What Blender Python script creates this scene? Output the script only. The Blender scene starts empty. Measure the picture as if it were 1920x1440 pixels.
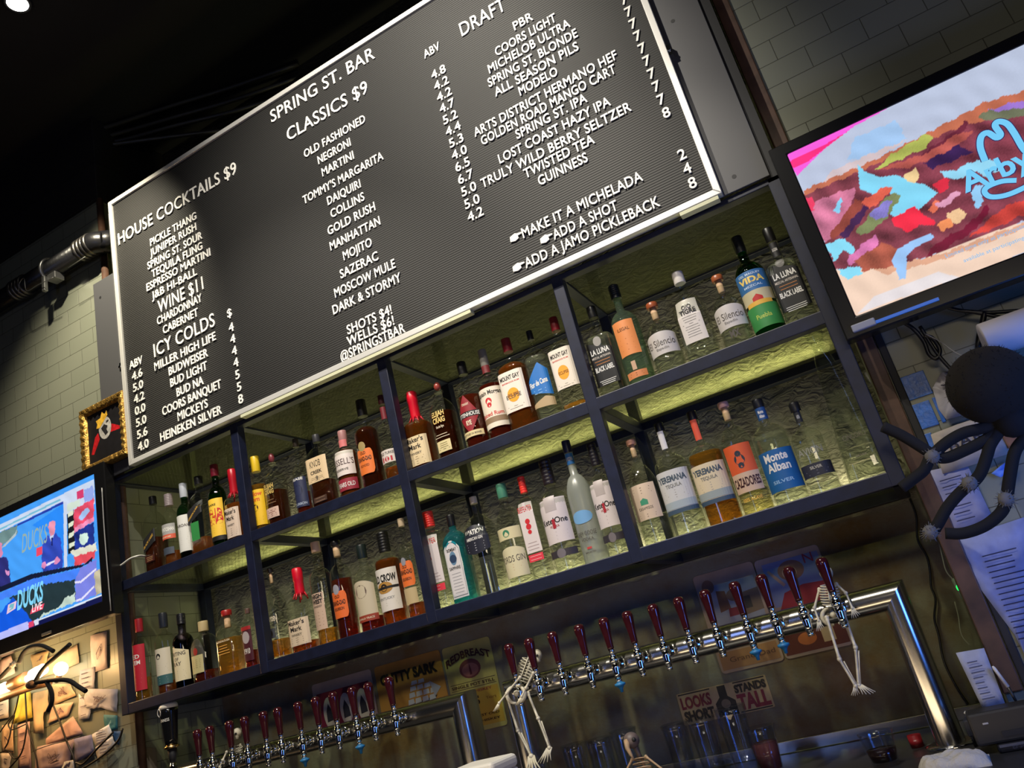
import bpy, math, random
from mathutils import Vector, Matrix

# ------------------------------------------------------------------ camera
SC = bpy.context.scene
COL = SC.collection
F_PX = 1513.39                                   # focal length in pixels of a 1920 x 1440 frame
CAM_R = ((0.86101015, 0.45145952, -0.23419186),  # rows: image right, image down, view direction
         (-0.3542032, 0.20184771, -0.91312518),
         (-0.36496796, 0.86916155, 0.33370134))
CAM_C = (0.98791, -2.25, 1.30219)
cam_data = bpy.data.cameras.new('camera')
cam_data.sensor_width = 36.0
cam_data.lens = F_PX * 36.0 / 1920.0
cam_data.clip_start = 0.05
cam = bpy.data.objects.new('camera', cam_data)
COL.objects.link(cam)
cam.matrix_world = Matrix(((CAM_R[0][0], -CAM_R[1][0], -CAM_R[2][0], CAM_C[0]),
                           (CAM_R[0][1], -CAM_R[1][1], -CAM_R[2][1], CAM_C[1]),
                           (CAM_R[0][2], -CAM_R[1][2], -CAM_R[2][2], CAM_C[2]),
                           (0, 0, 0, 1)))
SC.camera = cam
SC.view_settings.view_transform = 'Standard'
SC.view_settings.look = 'None'
SC.view_settings.gamma = 1.0
SC.view_settings.exposure = 0.0
SC.view_settings.use_curve_mapping = False
SC.cycles.max_bounces = 10
SC.cycles.transparent_max_bounces = 40
SC.cycles.transmission_bounces = 8
SC.cycles.glossy_bounces = 3
SC.cycles.diffuse_bounces = 3
SC.cycles.caustics_reflective = False
SC.cycles.caustics_refractive = False
SC.cycles.sample_clamp_indirect = 3.0

# ------------------------------------------------------------------ light
world = bpy.data.worlds.new('world')
SC.world = world
world.use_nodes = True
world.node_tree.nodes['Background'].inputs[0].default_value = (0.55, 0.6, 0.75, 1)
world.node_tree.nodes['Background'].inputs[1].default_value = 0.012

def lamp(kind, name, loc, target, energy, color, **kw):
    d = bpy.data.lights.new(name, kind)
    d.energy = energy
    d.color = color
    for k, v in kw.items():
        setattr(d, k, v)
    o = bpy.data.objects.new(name, d)
    COL.objects.link(o)
    o.location = loc
    v = Vector(target) - Vector(loc)
    o.rotation_euler = v.to_track_quat('-Z', 'Y').to_euler()
    return o

# ceiling track spots that wash the letter board, the left tiles and the bottles
lamp('SPOT', 'track_spot', (-1.35, -0.75, 4.15), (-1.75, 0.0, 3.1), 260, (1.0, 0.90, 0.68),
     spot_size=math.radians(62), spot_blend=0.9, shadow_soft_size=0.03)
lamp('SPOT', 'track_spot', (0.1, -1.5, 4.15), (-0.15, 0.0, 3.0), 300, (1.0, 0.93, 0.80),
     spot_size=math.radians(80), spot_blend=0.8, shadow_soft_size=0.03)
lamp('SPOT', 'track_spot', (-0.7, -1.7, 4.15), (-0.75, 0.0, 1.85), 170, (1.0, 0.92, 0.78),
     spot_size=math.radians(52), spot_blend=0.7, shadow_soft_size=0.03)
lamp('SPOT', 'track_spot', (0.65, -1.7, 4.15), (0.5, 0.0, 1.75), 120, (1.0, 0.92, 0.78),
     spot_size=math.radians(42), spot_blend=0.8, shadow_soft_size=0.03)
# light strips along the back edge of the two bottle shelves
for zz, en in ((1.585, 4.4), (2.048, 5.2)):
    lamp('AREA', 'strip_light', (-0.42, 0.472, zz), (-0.42, 0.495, zz + 0.05), en, (1.0, 0.92, 0.46),
         shape='RECTANGLE', size=2.75, size_y=0.012)
# added blue lamps: unseen source low at the right, unseen screen across the room
lamp('AREA', 'right_blue_light', (1.75, -0.75, 1.35), (0.9, 0.1, 1.7), 5.5, (0.08, 0.25, 1.0),
     shape='RECTANGLE', size=0.35, size_y=0.5)
lamp('AREA', 'room_light', (-0.4, -3.6, 1.9), (-0.3, 0.1, 1.6), 5.0, (0.25, 0.38, 1.0),
     shape='RECTANGLE', size=0.25, size_y=1.1)
lamp('AREA', 'room_light', (1.6, -3.2, 2.3), (0.6, 0.1, 1.5), 8.0, (1.0, 0.85, 0.6),  # added warm fill from the front, not a screen
     shape='RECTANGLE', size=1.0, size_y=0.2)

lamp('AREA', 'added_reflection_light', (0.0, -1.2, 0.80), (0.0, 0.1, 1.27), 5.0, (1.0, 0.76, 0.48), shape='RECTANGLE', size=2.2, size_y=0.18)  # added: stands for the lit bar top mirrored in the towers

# ------------------------------------------------------------------ geometry helpers
def ray(x, y):
    a, b = (x - 960) / F_PX, (y - 720) / F_PX
    return [CAM_R[0][i] * a + CAM_R[1][i] * b + CAM_R[2][i] for i in range(3)]

def at(x, y, Y):
    """The point of the plane at depth Y that shows at pixel (x, y)."""
    d = ray(x, y)
    t = (Y - CAM_C[1]) / d[1]
    return Vector(CAM_C[i] + t * d[i] for i in range(3))

def atx(x, y, X):
    d = ray(x, y)
    t = (X - CAM_C[0]) / d[0]
    return Vector(CAM_C[i] + t * d[i] for i in range(3))

def atz(x, y, Z):
    d = ray(x, y)
    t = (Z - CAM_C[2]) / d[2]
    return Vector(CAM_C[i] + t * d[i] for i in range(3))

def depth_of(p):
    return sum(CAM_R[2][i] * (p[i] - CAM_C[i]) for i in range(3))

class MB:
    """Collects faces and links them as one mesh object."""
    def __init__(s):
        s.v, s.f, s.m, s.s = [], [], [], []
    def add(s, verts, faces, mi=0, smooth=False):
        b = len(s.v)
        s.v += [tuple(p) for p in verts]
        for f in faces:
            s.f.append([b + i for i in f]); s.m.append(mi); s.s.append(smooth)
        return s
    def box(s, x0, x1, y0, y1, z0, z1, mi=0):
        return s.add([(x0, y0, z0), (x1, y0, z0), (x1, y1, z0), (x0, y1, z0), (x0, y0, z1), (x1, y0, z1), (x1, y1, z1), (x0, y1, z1)],
                     [(3, 2, 1, 0), (4, 5, 6, 7), (0, 1, 5, 4), (1, 2, 6, 5), (2, 3, 7, 6), (3, 0, 4, 7)], mi)
    def hexa(s, front, back, mi=0):
        """A slab between two corner quads."""
        return s.add(list(front) + list(back), [(0, 1, 2, 3), (7, 6, 5, 4), (4, 5, 1, 0), (5, 6, 2, 1), (6, 7, 3, 2), (7, 4, 0, 3)], mi)
    def prism(s, pts, y0, y1, mi=0):
        """An outline in X-Z drawn from depth y0 (front) to y1."""
        n = len(pts)
        v = [(p[0], y0, p[1]) for p in pts] + [(p[0], y1, p[1]) for p in pts]
        return s.add(v, [tuple(range(n)), tuple(range(2 * n - 1, n - 1, -1))] + [(i, n + i, n + (i + 1) % n, (i + 1) % n) for i in range(n)], mi)
    def lathe(s, prof, c, seg=24, n=2.0, sx=1.0, sy=1.0, mi=0, axis='z', nfun=None, smooth=True):
        v, f = [], []
        for k, (r, z) in enumerate(prof):
            e = nfun(k) if nfun else n
            for i in range(seg):
                t = 2 * math.pi * (i + 0.5) / seg
                a, b = math.cos(t), math.sin(t)
                q = 1.0 if e == 2 else (abs(a) ** e + abs(b) ** e) ** (-1.0 / e)
                x, y = r * q * a * sx, r * q * b * sy
                if axis == 'z': v.append((c[0] + x, c[1] + y, c[2] + z))
                elif axis == 'y': v.append((c[0] + x, c[1] + z, c[2] + y))
                else: v.append((c[0] + z, c[1] + x, c[2] + y))
        m = len(prof)
        for k in range(m - 1):
            for i in range(seg):
                j = (i + 1) % seg
                f.append((k * seg + i, k * seg + j, (k + 1) * seg + j, (k + 1) * seg + i))
        s.add(v, f, mi, smooth)
        b = len(s.v) - len(v)
        for k, rev in ((0, True), (m - 1, False)):
            if prof[k][0] > 1e-5:
                ring = [b + k * seg + i for i in range(seg)]
                s.f.append(ring[::-1] if rev else ring); s.m.append(mi); s.s.append(False)
        return s
    def tube(s, pts, r, seg=8, mi=0, smooth=True):
        pts = [Vector(p) for p in pts]
        n = len(pts)
        rr = r if isinstance(r, (list, tuple)) else [r] * n
        v, f = [], []
        up = None
        for k in range(n):
            d = (pts[min(k + 1, n - 1)] - pts[max(k - 1, 0)]).normalized()
            if up is None:
                up = Vector((0, 0, 1)) if abs(d.z) < 0.9 else Vector((1, 0, 0))
            a = d.cross(up).normalized()
            up = a.cross(d).normalized()
            for i in range(seg):
                t = 2 * math.pi * i / seg
                v.append(pts[k] + (a * math.cos(t) + up * math.sin(t)) * rr[k])
        for k in range(n - 1):
            for i in range(seg):
                j = (i + 1) % seg
                f.append((k * seg + i, (k + 1) * seg + i, (k + 1) * seg + j, k * seg + j))
        s.add(v, f, mi, smooth)
        b = len(s.v) - len(v)
        s.f.append([b + i for i in range(seg)]); s.m.append(mi); s.s.append(False)
        s.f.append([b + (n - 1) * seg + i for i in range(seg)][::-1]); s.m.append(mi); s.s.append(False)
        return s
    def ball(s, c, r, seg=12, mi=0, sx=1, sy=1, sz=1):
        m = max(6, seg // 2)
        prof = [(max(1e-6, r * math.sin(math.pi * k / m)), -r * sz * math.cos(math.pi * k / m)) for k in range(m + 1)]
        return s.lathe(prof, c, seg, 2, sx, sy, mi)
    def build(s, name, mats, parent=None):
        me = bpy.data.meshes.new(name)
        off = parent.location if parent is not None else Vector((0, 0, 0))
        if parent is not None and parent.parent is not None:
            off = off + parent.parent.location
        ov = [(p[0] - off[0], p[1] - off[1], p[2] - off[2]) for p in s.v]
        me.from_pydata(ov, [], s.f)
        mats = mats if isinstance(mats, (list, tuple)) else [mats]
        for x in mats:
            me.materials.append(x)
        me.polygons.foreach_set('material_index', s.m)
        me.polygons.foreach_set('use_smooth', s.s)
        me.update()
        o = bpy.data.objects.new(name, me)
        COL.objects.link(o)
        if parent is not None:
            o.parent = parent
        return o

def smooth_path(pts, per=6):
    """Catmull-Rom through the points."""
    p = [Vector(q) for q in pts]
    p = [p[0] * 2 - p[1]] + p + [p[-1] * 2 - p[-2]]
    out = []
    for i in range(1, len(p) - 2):
        a, b, c, d = p[i - 1], p[i], p[i + 1], p[i + 2]
        for k in range(per):
            t = k / per
            out.append(0.5 * ((2 * b) + (c - a) * t + (2 * a - 5 * b + 4 * c - d) * t * t + (3 * b - a - 3 * c + d) * t ** 3))
    out.append(p[-2])
    return out

def bevel(o, w=0.003, seg=2):
    m = o.modifiers.new('edge', 'BEVEL')
    m.width = w; m.segments = seg; m.limit_method = 'ANGLE'; m.angle_limit = math.radians(40)
    return o

def tag(o, label, cat, group=None):
    if len(label.split()) > 15:                    # keep labels short: drop the articles
        label = ' '.join(w for w in label.split() if w not in ('a', 'the', 'its', 'big'))
    o['label'] = label; o['category'] = cat
    if group: o['group'] = group
    return o

def thing(name, label, cat, loc=(0, 0, 0), group=None):
    o = bpy.data.objects.new(name, None)
    o.empty_display_size = 0.05
    COL.objects.link(o)
    o.location = Vector(loc)
    return tag(o, label, cat, group)

def struct(o):
    o['kind'] = 'structure'
    return o

def copy_tree(o, shift, label, group=None):
    """A copy of a thing with copies of its parts and their sub-parts."""
    c = o.copy(); COL.objects.link(c)
    c.location = o.location + Vector(shift)
    c['label'] = label
    if group: c['group'] = group
    for ch in list(o.children):
        d = ch.copy(); COL.objects.link(d); d.parent = c
        for g in list(ch.children):
            e = g.copy(); COL.objects.link(e); e.parent = d
    return c

# letters: every character of the built-in face is turned into faces once
GLY = {}
def glyph(ch, bold):
    k = (ch, bold)
    if k in GLY: return GLY[k]
    def conv(t):
        cu = bpy.data.curves.new('letters', 'FONT')
        cu.body = t; cu.size = 1.0; cu.resolution_u = 3; cu.offset = bold
        ob = bpy.data.objects.new('letters', cu)
        me = bpy.data.meshes.new_from_object(ob)
        v = [(p.co.x, p.co.y) for p in me.vertices]
        f = [tuple(p.vertices) for p in me.polygons]
        bpy.data.objects.remove(ob); bpy.data.meshes.remove(me); bpy.data.curves.remove(cu)
        return v, f
    if ch == ' ':
        GLY[k] = ([], [], 0.28); return GLY[k]
    v, f = conv(ch)
    w, _ = conv(ch + '|')
    b, _ = conv('|')
    adv = max(p[0] for p in w) - max(p[0] for p in b)
    GLY[k] = (v, f, adv)
    return GLY[k]

CAP = 0.73
def text2d(t, h, w=None, bold=0.0, cx=None, x0=0.0, z=0.0, track=0.0):
    """Faces of a line of letters of cap height h, squeezed to width w, in (x, z); centred on cx or starting at x0."""
    V, F, x = [], [], 0.0
    for ch in t:
        v, f, adv = glyph(ch, bold)
        b = len(V)
        V += [(p[0] + x, p[1]) for p in v]
        F += [[b + i for i in q] for q in f]
        x += adv + track
    if not V: return [], []
    lo, hi = min(p[0] for p in V), max(p[0] for p in V)
    s = h / CAP
    sx = s if w is None else w / (hi - lo)
    o = x0 if cx is None else cx - (hi - lo) * sx / 2
    return [((p[0] - lo) * sx + o, p[1] * s + z) for p in V], F

MATS = {}
def nodes_of(m):
    m.use_nodes = True
    nt = m.node_tree
    return nt, nt.nodes['Principled BSDF']

def mat(name, color, rough=0.5, metal=0.0, spec=0.5, coat=0.0, noise=None, bump=None, emit=None, trans=0.0):
    """A Principled material; noise=(scale, amount) mottles the colour, bump=(scale, strength) roughens it."""
    if name in MATS: return MATS[name]
    m = bpy.data.materials.new(name)
    nt, p = nodes_of(m)
    p.inputs['Base Color'].default_value = (*color, 1)
    p.inputs['Roughness'].default_value = rough
    p.inputs['Metallic'].default_value = metal
    p.inputs['Specular IOR Level'].default_value = spec
    p.inputs['Coat Weight'].default_value = coat
    p.inputs['Transmission Weight'].default_value = trans
    if emit:
        p.inputs['Emission Color'].default_value = (*emit[0], 1)
        p.inputs['Emission Strength'].default_value = emit[1]
    if noise or bump:
        tc = nt.nodes.new('ShaderNodeTexCoord')
    if noise:
        n = nt.nodes.new('ShaderNodeTexNoise'); n.inputs['Scale'].default_value = noise[0]; n.inputs['Detail'].default_value = 5
        r = nt.nodes.new('ShaderNodeMapRange')
        r.inputs['From Min'].default_value = 0.3; r.inputs['From Max'].default_value = 0.7
        r.inputs['To Min'].default_value = 1 - noise[1]; r.inputs['To Max'].default_value = 1 + noise[1]
        mx = nt.nodes.new('ShaderNodeMix'); mx.data_type = 'RGBA'; mx.blend_type = 'MULTIPLY'; mx.inputs[0].default_value = 1.0
        mx.inputs[6].default_value = (*color, 1)
        nt.links.new(tc.outputs['Object'], n.inputs['Vector'])
        nt.links.new(n.outputs['Fac'], r.inputs['Value'])
        nt.links.new(r.outputs[0], mx.inputs[7])
        nt.links.new(mx.outputs[2], p.inputs['Base Color'])
    if bump:
        n = nt.nodes.new('ShaderNodeTexNoise'); n.inputs['Scale'].default_value = bump[0]; n.inputs['Detail'].default_value = 4
        b = nt.nodes.new('ShaderNodeBump'); b.inputs['Strength'].default_value = bump[1]; b.inputs['Distance'].default_value = 0.01
        nt.links.new(tc.outputs['Object'], n.inputs['Vector'])
        nt.links.new(n.outputs['Fac'], b.inputs['Height'])
        nt.links.new(b.outputs[0], p.inputs['Normal'])
    MATS[name] = m
    return m

def srgb(r, g, b):
    f = lambda c: (c / 255 / 12.92) if c <= 10 else ((c / 255 + 0.055) / 1.055) ** 2.4
    return (f(r), f(g), f(b))

def col(c, rough=0.55, **kw):
    """Paper or paint of an sRGB colour."""
    return mat('colour_%d_%d_%d_%d' % (*c, int(rough * 100)), srgb(*c), rough, **kw)

def emis(name, color, strength):
    if name in MATS: return MATS[name]
    m = bpy.data.materials.new(name)
    nt, p = nodes_of(m)
    p.inputs['Base Color'].default_value = (0.02, 0.02, 0.02, 1)
    p.inputs['Roughness'].default_value = 0.3
    p.inputs['Emission Color'].default_value = (*color, 1)
    p.inputs['Emission Strength'].default_value = strength
    MATS[name] = m
    return m

def two_sided_ior(nt, fr, ior):
    """A thin pane mirrors alike on both of its faces."""
    ge = nt.nodes.new('ShaderNodeNewGeometry')
    mr = nt.nodes.new('ShaderNodeMapRange')
    mr.inputs['To Min'].default_value = ior; mr.inputs['To Max'].default_value = 1.0 / ior
    nt.links.new(ge.outputs['Backfacing'], mr.inputs['Value']); nt.links.new(mr.outputs[0], fr.inputs[0])

def glass(name, tint, rough=0.02, body=0.0):
    """Thin glass: what is behind shows through the tint, the rims mirror the room; body adds a frosted share."""
    if name in MATS: return MATS[name]
    m = bpy.data.materials.new(name)
    m.use_nodes = True
    nt = m.node_tree
    nt.nodes.remove(nt.nodes['Principled BSDF'])
    out = nt.nodes['Material Output']
    tr = nt.nodes.new('ShaderNodeBsdfTransparent'); tr.inputs[0].default_value = (*tint, 1)
    gl = nt.nodes.new('ShaderNodeBsdfGlossy'); gl.inputs['Roughness'].default_value = rough; gl.inputs[0].default_value = (1, 1, 1, 1)
    fr = nt.nodes.new('ShaderNodeFresnel')
    two_sided_ior(nt, fr, 1.5)
    mx = nt.nodes.new('ShaderNodeMixShader')
    nt.links.new(fr.outputs[0], mx.inputs[0]); nt.links.new(gl.outputs[0], mx.inputs[2])
    if body:
        df = nt.nodes.new('ShaderNodeBsdfDiffuse'); df.inputs[0].default_value = (*[min(1, c) for c in tint], 1)
        tl = nt.nodes.new('ShaderNodeBsdfTranslucent'); tl.inputs[0].default_value = (*tint, 1)
        m1 = nt.nodes.new('ShaderNodeMixShader'); m1.inputs[0].default_value = 0.5
        m2 = nt.nodes.new('ShaderNodeMixShader'); m2.inputs[0].default_value = body
        nt.links.new(df.outputs[0], m1.inputs[1]); nt.links.new(tl.outputs[0], m1.inputs[2])
        nt.links.new(tr.outputs[0], m2.inputs[1]); nt.links.new(m1.outputs[0], m2.inputs[2])
        nt.links.new(m2.outputs[0], mx.inputs[1])
    else:
        nt.links.new(tr.outputs[0], mx.inputs[1])
    nt.links.new(mx.outputs[0], out.inputs[0])
    MATS[name] = m
    return m

# ------------------------------------------------------------------ the setting
def tile_mat():
    m = bpy.data.materials.new('glazed_tile'); nt, p = nodes_of(m)
    tc = nt.nodes.new('ShaderNodeTexCoord'); sep = nt.nodes.new('ShaderNodeSeparateXYZ')
    geo = nt.nodes.new('ShaderNodeNewGeometry'); sn = nt.nodes.new('ShaderNodeSeparateXYZ')
    ab = nt.nodes.new('ShaderNodeMath'); ab.operation = 'ABSOLUTE'
    gt = nt.nodes.new('ShaderNodeMath'); gt.operation = 'GREATER_THAN'; gt.inputs[1].default_value = 0.5
    mixu = nt.nodes.new('ShaderNodeMix')
    cmb = nt.nodes.new('ShaderNodeCombineXYZ'); mp = nt.nodes.new('ShaderNodeMapping')
    L = nt.links.new
    L(tc.outputs['Object'], sep.inputs[0]); L(geo.outputs['Normal'], sn.inputs[0])
    L(sn.outputs['X'], ab.inputs[0]); L(ab.outputs[0], gt.inputs[0])
    L(gt.outputs[0], mixu.inputs[0]); L(sep.outputs['X'], mixu.inputs[2]); L(sep.outputs['Y'], mixu.inputs[3])
    L(mixu.outputs[0], cmb.inputs[0]); L(sep.outputs['Z'], cmb.inputs[1])
    mp.inputs['Location'].default_value = (10 * 0.163 - 1.302 + 0.163 * 0.0, 0.0797 * 4 - 3.085 + 0.0797 * 40, 0)
    L(cmb.outputs[0], mp.inputs[0])
    br = nt.nodes.new('ShaderNodeTexBrick')
    br.inputs['Scale'].default_value = 1.0; br.inputs['Brick Width'].default_value = 0.163; br.inputs['Row Height'].default_value = 0.0797
    br.inputs['Mortar Size'].default_value = 0.0014; br.inputs['Mortar Smooth'].default_value = 0.35
    br.inputs['Color1'].default_value = (0.235, 0.245, 0.19, 1); br.inputs['Color2'].default_value = (0.215, 0.228, 0.175, 1)
    br.inputs['Mortar'].default_value = (0.085, 0.085, 0.06, 1)
    L(mp.outputs[0], br.inputs['Vector'])
    L(br.outputs['Color'], p.inputs['Base Color'])
    bp = nt.nodes.new('ShaderNodeBump'); bp.inputs['Strength'].default_value = 0.6; bp.inputs['Distance'].default_value = 0.003; bp.invert = True
    L(br.outputs['Fac'], bp.inputs['Height']); L(bp.outputs[0], p.inputs['Normal'])
    p.inputs['Roughness'].default_value = 0.38
    return m
TILE = tile_mat()

def rear_wall_mat():
    """Rough limewashed stone above the bar line, stained trowelled cement under it."""
    m = bpy.data.materials.new('limewashed_stone'); nt, p = nodes_of(m)
    L = nt.links.new
    tc = nt.nodes.new('ShaderNodeTexCoord'); sep = nt.nodes.new('ShaderNodeSeparateXYZ'); L(tc.outputs['Object'], sep.inputs[0])
    up = nt.nodes.new('ShaderNodeMapRange'); up.inputs['From Min'].default_value = 1.50; up.inputs['From Max'].default_value = 1.54
    L(sep.outputs['Z'], up.inputs['Value'])
    n1 = nt.nodes.new('ShaderNodeTexNoise'); n1.inputs['Scale'].default_value = 9; n1.inputs['Detail'].default_value = 6
    n2 = nt.nodes.new('ShaderNodeTexNoise'); n2.inputs['Scale'].default_value = 3.2; n2.inputs['Detail'].default_value = 8; n2.inputs['Roughness'].default_value = 0.7
    for n in (n1, n2): L(tc.outputs['Object'], n.inputs['Vector'])
    c1 = nt.nodes.new('ShaderNodeValToRGB')
    c1.color_ramp.elements[0].position = 0.3; c1.color_ramp.elements[0].color = (0.17, 0.165, 0.165, 1)
    c1.color_ramp.elements[1].position = 0.75; c1.color_ramp.elements[1].color = (0.30, 0.29, 0.275, 1)
    c2 = nt.nodes.new('ShaderNodeValToRGB')
    c2.color_ramp.elements[0].position = 0.36; c2.color_ramp.elements[0].color = (0.15, 0.095, 0.05, 1)
    c2.color_ramp.elements[1].position = 0.62; c2.color_ramp.elements[1].color = (0.19, 0.19, 0.185, 1)
    L(n1.outputs['Fac'], c1.inputs[0]); L(n2.outputs['Fac'], c2.inputs[0])
    mx = nt.nodes.new('ShaderNodeMix'); mx.data_type = 'RGBA'
    L(up.outputs[0], mx.inputs[0]); L(c2.outputs[0], mx.inputs[6]); L(c1.outputs[0], mx.inputs[7])
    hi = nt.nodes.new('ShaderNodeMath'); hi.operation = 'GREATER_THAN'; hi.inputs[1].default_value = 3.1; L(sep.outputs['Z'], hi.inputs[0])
    mb = nt.nodes.new('ShaderNodeMix'); mb.data_type = 'RGBA'; mb.inputs[7].default_value = (0.004, 0.004, 0.005, 1)  # upper recess lies unlit; its darkness is put into the colour
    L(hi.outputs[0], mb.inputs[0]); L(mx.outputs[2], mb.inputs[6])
    L(mb.outputs[2], p.inputs['Base Color'])
    v = nt.nodes.new('ShaderNodeTexNoise'); v.inputs['Scale'].default_value = 34; v.inputs['Detail'].default_value = 6; v.inputs['Distortion'].default_value = 1.2
    mp = nt.nodes.new('ShaderNodeMapping'); mp.inputs['Scale'].default_value = (0.7, 1, 1.3)
    L(tc.outputs['Object'], mp.inputs[0]); L(mp.outputs[0], v.inputs['Vector'])
    st = nt.nodes.new('ShaderNodeMapRange'); st.inputs['To Min'].default_value = 0.12; st.inputs['To Max'].default_value = 1.0
    L(up.outputs[0], st.inputs['Value'])
    bp = nt.nodes.new('ShaderNodeBump'); bp.inputs['Distance'].default_value = 0.018
    L(v.outputs['Fac'], bp.inputs['Height']); L(st.outputs[0], bp.inputs['Strength']); L(bp.outputs[0], p.inputs['Normal'])
    p.inputs['Roughness'].default_value = 0.85
    return m

M_BLACK = mat('black_paint', (0.012, 0.012, 0.014), 0.6)
M_CEIL = mat('ceiling_black', (0.006, 0.006, 0.007), 0.8)
M_NAVY = mat('navy_enamel', (0.007, 0.010, 0.030), 0.42, noise=(30, 0.25))
M_TVBLK = mat('tv_black', (0.008, 0.008, 0.009), 0.25)
M_GREY = mat('grey_sheet', (0.075, 0.075, 0.08), 0.5)
M_ALU = mat('aluminium', (0.72, 0.71, 0.68), 0.38, metal=0.35)
M_STEEL = mat('brushed_steel', (0.62, 0.60, 0.56), 0.20, metal=1.0)
M_CHROME = mat('chrome', (0.78, 0.78, 0.78), 0.07, metal=1.0)
M_RUST = mat('brown_bead', (0.085, 0.042, 0.026), 0.5, noise=(25, 0.3))
M_BONE = mat('bone', (0.62, 0.58, 0.46), 0.5, noise=(60, 0.2))
M_RUBBER = mat('rubber', (0.010, 0.010, 0.011), 0.5)

XS, XR, YB, YW = -1.856, 1.036, 0.07, 0.50        # ends of the recess, its front, its rear wall
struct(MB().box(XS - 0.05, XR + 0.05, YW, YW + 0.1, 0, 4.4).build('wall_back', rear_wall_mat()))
struct(MB().box(-4.2, XS, YB, YW + 0.1, 0, 3.895).build('wall_left', TILE))
struct(MB().box(XR, 3.4, YB, YW + 0.1, 0, 4.4).build('wall_right', TILE))
struct(MB().box(-6, 5, -6, 0.7, 4.4, 4.5).build('ceiling', M_CEIL))
struct(MB().box(-6, 5, -6, 0.7, -0.1, 0).build('floor', mat('dark_floor', (0.03, 0.028, 0.026), 0.6)))
struct(bevel(MB().box(-4.2, XS + 0.012, YB - 0.015, YW, 3.895, 4.11).box(-4.2, XS + 0.002, YB - 0.005, YW, 4.112, 4.4).build('trim_1', M_BLACK)))
struct(MB().tube([(XS + 0.004, YB + 0.004, 1.2), (XS + 0.004, YB + 0.004, 3.9)], 0.016, 12).build('trim_2', M_RUST))
struct(bevel(MB().box(XR - 0.004, XR + 0.04, YB - 0.012, YB + 0.03, 1.0, 4.4).build('trim_3', M_RUST)))
struct(MB().box(XR - 0.055, XR - 0.012, YB - 0.07, YB + 0.03, 2.44, 4.4).build('gap_fill', M_BLACK))  # black box put in for the dark gap beside the brown trim
struct(bevel(MB().box(XR + 0.042, XR + 0.062, YB - 0.006, YB, 0.9, 2.0).build('trim_5', M_BLACK)))

# sheet behind the letter board
p = MB().prism([(-1.70, 2.456), (0.992, 2.456), (0.992, 4.2), (0.86, 4.2), (0.86, 3.70), (-1.70, 3.70)], -0.012, -0.004)
p.prism([(-1.832, 2.456), (-1.70, 2.456), (-1.70, 3.385), (-1.832, 3.385)], -0.012, -0.004)
t = thing('backing_sheet', 'grey sheet metal panel fixed behind the big letter board', 'panel', (-0.4, 0, 2.45))
bevel(p.build('sheet', M_GREY, t), 0.0015)
for x, z in ((-1.79, 2.62), (-1.79, 3.3), (0.90, 2.50), (0.90, 3.1)):
    MB().lathe([(0.007, 0), (0.007, 0.0008), (0.0005, 0.0009)], (x, -0.0125, z), 10, axis='y').build('screw_head', M_BLACK, t)

# ------------------------------------------------------------------ letter board
def felt():
    m = bpy.data.materials.new('grooved_felt'); nt, p = nodes_of(m); L = nt.links.new
    tc = nt.nodes.new('ShaderNodeTexCoord'); w = nt.nodes.new('ShaderNodeTexWave')
    w.wave_type = 'BANDS'; w.bands_direction = 'Z'; w.wave_profile = 'SIN'
    w.inputs['Scale'].default_value = 1.0 / 0.0086 / 20 * 2 * math.pi; w.inputs['Distortion'].default_value = 0
    L(tc.outputs['Object'], w.inputs['Vector'])
    r = nt.nodes.new('ShaderNodeValToRGB'); r.color_ramp.elements[0].color = (0.004, 0.004, 0.004, 1); r.color_ramp.elements[1].color = (0.020, 0.019, 0.018, 1)
    L(w.outputs['Fac'], r.inputs[0]); L(r.outputs[0], p.inputs['Base Color'])
    b = nt.nodes.new('ShaderNodeBump'); b.inputs['Strength'].default_value = 0.5; b.inputs['Distance'].default_value = 0.002
    L(w.outputs['Fac'], b.inputs['Height']); L(b.outputs[0], p.inputs['Normal'])
    p.inputs['Roughness'].default_value = 0.62
    return m
board = thing('letter_board', 'large black felt letter board with white drink lists in a silver frame', 'menu board', (-0.40, -0.03, 2.454))
BX0, BX1, BZ0, BZ1, BY = -1.661, 0.854, 2.454, 3.727, -0.0375
MB().box(BX0 + 0.01, BX1 - 0.01, -0.032, -0.012, BZ0 + 0.01, BZ1 - 0.01).build('felt_panel', felt(), board)
fw, MFR = 0.0215, M_ALU
for nm, a in (('bottom_rail', ((BX0, BZ0), (BX1, BZ0), (BX1 - fw, BZ0 + fw), (BX0 + fw, BZ0 + fw))), ('top_rail', ((BX0 + fw, BZ1 - fw), (BX1 - fw, BZ1 - fw), (BX1, BZ1), (BX0, BZ1))),
              ('left_rail', ((BX0, BZ0), (BX0 + fw, BZ0 + fw), (BX0 + fw, BZ1 - fw), (BX0, BZ1))), ('right_rail', ((BX1 - fw, BZ0 + fw), (BX1, BZ0), (BX1, BZ1), (BX1 - fw, BZ1 - fw)))):
    bevel(MB().prism(a, BY - 0.004, -0.012).build('frame_rail', MFR, board), 0.002)
for x0, x1 in ((-1.05, -0.02), (0.72, 0.84)):
    MB().box(x0, x1, BY - 0.002, -0.012, BZ0 - 0.0125, BZ0 - 0.001).build('clip_strip', mat('clear_strip', (0.62, 0.62, 0.42), 0.3), board)
for x, z in ((BX0 - 0.006, 2.90), (BX1 + 0.006, 2.99)):
    MB().box(x - 0.006, x + 0.006, BY, -0.012, z - 0.02, z + 0.02).lathe([(0.006, 0), (0.006, 0.006), (0.001, 0.007)], (x, BY - 0.006, z), 8, axis='y').build('frame_clamp', M_CHROME, board)

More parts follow.
